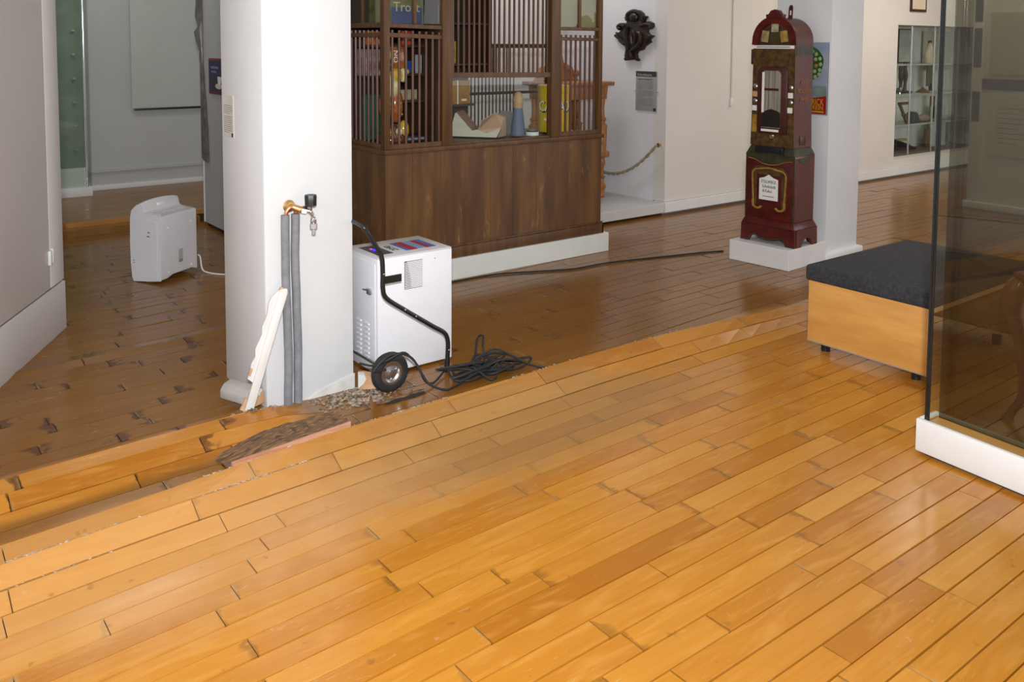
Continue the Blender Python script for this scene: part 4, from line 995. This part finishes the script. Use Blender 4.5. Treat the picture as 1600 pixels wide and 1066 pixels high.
bx('side_band', GRN, vm, .1605, .045, 1.29, .1635, .245, 1.355)
for i, z in enumerate((1.105, 1.050, .995)):
    text('side_lettering', ('ARTS', 'MODERN', 'JAHR')[i], .045, pm('gold_side_letters', (.30, .12, .03), .5), vm, (.1665, .14, z), (PI / 2, 0, PI / 2), sx=.8)
MB().prism([(.010, 1.53), (.042, 1.53), (.046, 1.615), (.040, 1.632), (.022, 1.632), (.015, 1.615)], .17, .176, 'y').build('hanging_lug', MAR, vm, bevel=.001)
MB().prism([(.024, 1.565), (.034, 1.565), (.035, 1.595), (.026, 1.595)], .1692, .1700, 'y').build('lug_hole', PAPER, vm)
bx('hinge', MAR, vm, -.182, .03, 1.225, -.165, .045, 1.33, .002)

# ------------------------------------------------------------------ bench
be = thing('bench', 'square beech bench with charcoal felt cushion at right', 'bench', (3.77, 1.90, 0))
EB = pm('grey_edge_band', (.30, .27, .24), .6)
for x in (0, .902):
    ep_ = bx('end_panel', BEECH, be, x, 0, .045, x + .028, .605, .345, .002)
    bx('edge_band', EB, ep_, x - .001, -.001, .041, x + .029, .606, .046)
bx('seat_board', BEECH, be, .028, .004, .318, .902, .601, .345)
bx('stretcher', BEECH, be, .028, .29, .20, .902, .315, .318)
MB().box(-.012, -.014, .345, .945, .620, .422).build('cushion', CUSH, be, bevel=.014, seg=3, smooth=True)
for x in (.045, .83):
    for y in (.07, .53):
        MB().lathe([(.022, .0), (.022, .04), (.026, .045)], 14, (x, y, 0)).build('caster', BLACK, be, smooth=True)

# ------------------------------------------------------------------ narrow glass partition at the right edge
gs = thing('glass_partition', 'tall smoked glass partition on low white base at right edge', 'partition', (3.105, 1.60, 0), math.radians(-4.5))
MB().prism([(.0, .012), (.0, .134), (-.0, .134), (-1.5, .134), (-1.5, .012)][0:2] + [(-1.5, .134), (-1.5, .012)], 0, .022, 'x').build('base_board', TRIMW, gs, bevel=.006, smooth=True)
bx('base_end', TRIMW, gs, .022, -.018, .012, .125, 0, .134, .004)
bx('base_back', TRIMW, gs, .110, -1.5, .012, .125, -.018, .134, .004)
bx('base_foot', TXTD, gs, .020, -1.5, .0, .11, -.03, .014)
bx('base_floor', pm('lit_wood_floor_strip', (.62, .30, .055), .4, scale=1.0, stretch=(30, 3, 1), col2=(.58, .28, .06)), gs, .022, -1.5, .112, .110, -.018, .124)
bx('pane', glass('front_glass', (.95, .96, .93), 1.5), gs, .020, -1.5, .124, .028, -.030, 2.7)
bx('pane', GLASST, gs, .098, -1.5, .124, .106, -.030, 2.7)
bx('edge_pane', GEDGE, gs, .020, -.030, .124, .040, -.022, 2.7)
bx('end_pane', GLASSC, gs, .040, -.030, .124, .106, -.024, 2.7)
MB().tube([(.018, -.038, .12), (.018, -.038, 2.7)], .004, 8).build('edge_seal', GEDGE, gs, smooth=True)

# carved table behind the glass, just inside the frame at the right edge
ct = thing('carved_table', 'glossy brown table with curved carved leg behind smoked glass', 'table', (3.70, 1.50, 0), math.radians(-20))
CW = pm('glossy_reddish_wood', (.22, .065, .018), .2, scale=1.0, stretch=(8, 8, 3), col2=(.34, .11, .03), coat=.5)
for x, y in ((0, 0), (.55, 0), (0, -.5), (.55, -.5)):
    sx = -1 if x == 0 else 1; sy = 1 if y == 0 else -1
    MB().tube(smooth_path([(x + .02 * sx, y + .02 * sy, .0), (x + .012 * sx, y + .012 * sy, .03), (x - .015 * sx, y - .015 * sy, .12), (x - .005 * sx, y - .005 * sy, .30), (x + .02 * sx, y + .02 * sy, .45), (x + .015 * sx, y + .015 * sy, .53), (x, y, .57)], 4), [.024, .026, .022, .019, .017, .016, .016, .016, .017, .018, .019, .020, .021, .023, .026, .030, .034, .038, .040, .041, .041, .040, .038, .036, .034][:25], 12).build('leg', CW, ct, smooth=True)
bx('apron', CW, ct, .0, -.52, .52, .55, .02, .58, .006)
bx('top', CW, ct, -.02, -.55, .58, .60, .03, .605, .008)

# ------------------------------------------------------------------ built-in wall showcase far right
SX0, SX1, SY = 9.52, 11.86, 5.42
sh = thing('built_in_showcase', 'built-in wall showcase with glass shelves in right wall', 'showcase', (SX0, 5.40, .2))
PALE = pm('pale_back_cloth', (.70, .72, .66), .8, scale=1.0, stretch=(14, 1, 1), var=.10)  # back colour made paler to brighten the case, which has no lamp
bx('back_panel', PALE, sh, 0, .44, 0, 2.34, .46, 1.53); bx('side_panel', PALE, sh, -.02, .02, 0, .0, .46, 1.53); bx('side_panel', PALE, sh, 2.34, .02, 0, 2.36, .46, 1.53)
bx('floor_panel', pm('brown_case_floor', (.16, .12, .09), .7), sh, 0, .02, -.02, 2.34, .46, .0); bx('top_panel', PALE, sh, 0, .02, 1.53, 2.34, .46, 1.55)
for z in (.34, .70, 1.06):
    bx('shelf', GLASSG, sh, 0, .06, z, 2.34, .42, z + .012); bx('shelf_edge', pm('grey_shelf_edge', (.35, .37, .34), .4), sh, 0, .05, z, 2.34, .06, z + .022)
for x in (.16, .62, 1.16, 1.28, 1.75, 2.2):
    MB().tube([(x, .05, 0), (x, .05, 1.53)], .011, 8).build('upright', METAL, sh, smooth=True)
bx('pane', GLASSC, sh, 0, .008, 0, 2.34, .014, 1.53)
def ex(name, label, cat, x, z, y=.14):
    return thing(name, label, cat, (SX0 + x + .04 + y * 1.45, 5.40 + y, .2 + z))
DKB = pm('dark_bronze', (.025, .018, .014), .4, var=.3); BRN = pm('brown_exhibit_wood', (.14, .07, .035), .6, var=.2)
v = ex('dark_vase', 'small dark bottle vase at left end of top shelf', 'vase', .05, 1.082); MB().lathe([(.05, 0), (.07, .03), (.06, .09), (.025, .14), (.022, .20), (.03, .21)], 14).build('body', DKB, v, smooth=True)
v = ex('framed_sketch', 'leaning dark-framed sketch on the top showcase shelf', 'picture', .28, 1.082, .25); bx('frame', DKB, v, 0, .0, 0, .025, .02, .42); bx('frame_top', DKB, v, .0, 0, .405, .28, .02, .42); bx('sheet', pm('grey_sketch', (.36, .38, .34), .7, var=.12, scale=8), v, .02, .008, 0, .30, .014, .41); bx('frame_foot', DKB, v, .02, 0, .0, .30, .02, .015)
v = ex('white_flask', 'white and brown striped flask on top shelf', 'flask', .98, 1.082); MB().lathe([(.06, 0), (.07, .08), (.05, .16), (.025, .22), (.03, .25)], 14).build('body', CREAM, v, smooth=True); MB().lathe([(.03, .24), (.02, .28)], 10).build('stopper', BRN, v, smooth=True)
v = ex('black_figure_pair', 'two slim black figures on a base on second shelf', 'figurine', .36, .722); bx('base', DKB, v, 0, 0, 0, .24, .12, .03, .004)
for x, h in ((.07, .33), (.17, .38)):
    MB().tube(smooth_path([(x, .06, .03), (x + .01, .06, h * .5), (x - .005, .06, h * .8), (x, .06, h)], 4), [.022, .02, .018, .02, .028, .03, .028, .024, .02, .024, .026, .022, .018][:13], 10).build('figure', DKB, v, smooth=True)
v = ex('dark_bowl', 'low dark bowl at the left of second shelf', 'bowl', .12, .722); MB().lathe([(.05, 0), (.09, .03), (.11, .05), (.10, .05), (.04, .015)], 16).build('bowl', pm('dark_green_glaze', (.03, .05, .03), .3), v, smooth=True)
v = ex('silver_cup', 'tiny bright silver cup beside the dark bowl', 'cup', .30, .722, .12); MB().lathe([(.025, 0), (.018, .02), (.035, .05), (.038, .075), (.03, .075)], 14).build('cup', CHROME, v, smooth=True)
v = ex('brown_cone', 'small brown cone-shaped cap on the second shelf', 'cap', .85, .722); MB().lathe([(.09, 0), (.07, .02), (.02, .05), (.008, .07)], 14).build('cone', BRN, v, smooth=True)
v = ex('hand_tool', 'tall dark tool hanging at the right of second shelf', 'tool', 1.02, .722, .30); bx('plate', pm('olive_plate', (.12, .11, .07), .6), v, 0, 0, .06, .14, .015, .36); bx('handle', DKB, v, .0, -.01, .34, .14, .02, .38, .004); bx('blade', DKB, v, .08, -.01, .0, .13, .02, .10, .004)
v = ex('wooden_trestle', 'brown leaning wooden frame on the third shelf', 'frame', .34, .352, .18); MB().prism([(0, .25), (.03, .25), (.22, 0), (.19, 0)], 0, .03, 'y').build('strut', BRN, v); bx('top_bar', BRN, v, 0, 0, .23, .24, .03, .262, .003); bx('lower_bar', BRN, v, .08, .0, .09, .24, .02, .115)
v = ex('green_card', 'dark green card standing at left of third shelf', 'card', .06, .352, .22); bx('card', pm('green_grey_card', (.13, .16, .12), .7, var=.2), v, 0, 0, 0, .16, .012, .31); bx('dark_top', TXTD, v, .0, -.002, .27, .16, 0, .31)
v = ex('dark_stone', 'grey-black wedge stone on the third shelf', 'stone', .66, .352); MB().prism([(0, 0), (.15, 0), (.11, .12), (.05, .14), (0, .12)], 0, .1, 'y').build('stone', pm('slate_stone', (.05, .05, .06), .7, var=.2), v, bevel=.01)
v = ex('pink_stone', 'pale pinkish rounded stone beside the dark stone', 'stone', .98, .352); MB().ball((0, .05, .045), (.13, .06, .05), 12, 8, .05).build('stone', pm('pink_stone_m', (.28, .22, .19), .8), v, smooth=True)
v = ex('toy_carriage', 'black and yellow wire toy vehicle on case floor', 'toy', .36, .0, .22)
for i in range(6):
    MB().tube([(.0 + i * .05, .0, .14 - i * .012), (.07 + i * .05, .06, .02)], .010, 6).build('spoke', DKB, v)
MB().prism([(.0, .03), (.50, .0), (.50, .02), (.12, .12), (.02, .15)], .04, .08, 'y').build('frame', DKB, v); bx('cover', pm('yellow_cover', (.30, .25, .02), .5), v, .04, .01, .13, .22, .08, .155, .004)
v = ex('tall_carved_piece', 'tall brown carved board at right end of case floor', 'carving', 1.06, .0, .3); bx('board', BRN, v, 0, 0, 0, .14, .04, .24, .01)
v = ex('long_brown_board', 'narrow red-brown board on the third shelf right side', 'board', 1.16, .352, .3); bx('board', pm('red_brown_board', (.16, .055, .03), .6), v, 0, 0, 0, .09, .03, .30, .006)
v = ex('portrait_photo', 'grey portrait photograph standing on the showcase floor', 'photograph', 1.40, .0, .38); bx('sheet', pm('grey_photo', (.12, .13, .14), .5, scale=7, col2=(.30, .31, .32)), v, 0, 0, 0, .34, .012, .33); MB().ball((.17, -.004, .22), (.06, .006, .07), 10, 7).build('head', DKB, v, smooth=True); MB().ball((.17, -.004, .08), (.10, .006, .08), 10, 7).build('coat', DKB, v, smooth=True)
v = ex('white_poster', 'white illustrated sheet inside the showcase behind smoked glass', 'poster', 1.15, .0, .30); bx('sheet', pm('pale_green_sheet', (.42, .46, .38), .7, scale=10, col2=(.56, .58, .52)), v, 0, 0, 0, .40, .01, .52)
v = ex('large_drawing', 'large pale drawing hanging high in the showcase', 'picture', .95, .98, .40); bx('sheet', pm('pale_drawing', (.48, .50, .40), .7, scale=8, var=.1), v, 0, 0, 0, .70, .01, .50)
pf = thing('picture_frame', 'dark framed picture high on the right wall above showcase', 'picture', (9.75, 5.262, 1.885)); bx('frame', MAR, pf, 0, 0, 0, .35, .018, .5, .004); bx('sheet', CREAM, pf, .03, -.001, .03, .32, 0, .47)

# white display board further along, seen through the smoked glass
db = thing('display_board', 'white freestanding display board with sheets behind smoked glass', 'display board', (8.35, 3.90, 0), -PI / 2)
bx('board', WARMW, db, .10, 0, .06, 1.9, .06, 2.6); bx('post', WARMW, db, 0, -.01, 0, .10, .07, 2.6, .004)
for z in (.80, 1.30, 1.72):
    bx('cutout', pm('grey_green_cutout', (.14, .17, .15), .4), db, .015, -.013, z, .085, -.009, z + (.36 if z > 1 else .28))
bx('dark_band', pm('grey_band', (.16, .17, .17), .6), db, .10, -.012, 1.10, 1.9, 0, 1.20)
bx('foot', TRIMW, db, -.02, -.05, 0, 1.9, .10, .06, .006)
for i in range(2):
    s = bx('sheet', pm('pale_green_sheet_%d' % i, (.60, .62, .54), .7, var=.04), db, .16 + i * .62, -.016, .50, .70 + i * .62, -.001, 1.06)
    for j in range(8):
        bx('print_line', TXT, s, .24 + i * .62, -.0172, .62 + j * .045, .24 + i * .62 + (.30 if j % 3 else .18), -.0158, .626 + j * .045)
    bx('sheet', pm('warm_sheet_%d' % i, (.56, .52, .40), .7, var=.05), db, .16 + i * .62, -.016, 1.24, .70 + i * .62, -.001, 1.80)

# lettering becomes ordinary mesh
dg = bpy.context.evaluated_depsgraph_get()
for o in [o for o in S.objects if o.type == 'FONT']:
    me = bpy.data.meshes.new_from_object(o.evaluated_get(dg))
    n_ = bpy.data.objects.new(o.name + '_mesh', me); COL.objects.link(n_)
    n_.parent = o.parent; n_.location = o.location; n_.rotation_euler = o.rotation_euler; n_.scale = o.scale
    nm = o.name; bpy.data.objects.remove(o); n_.name = nm
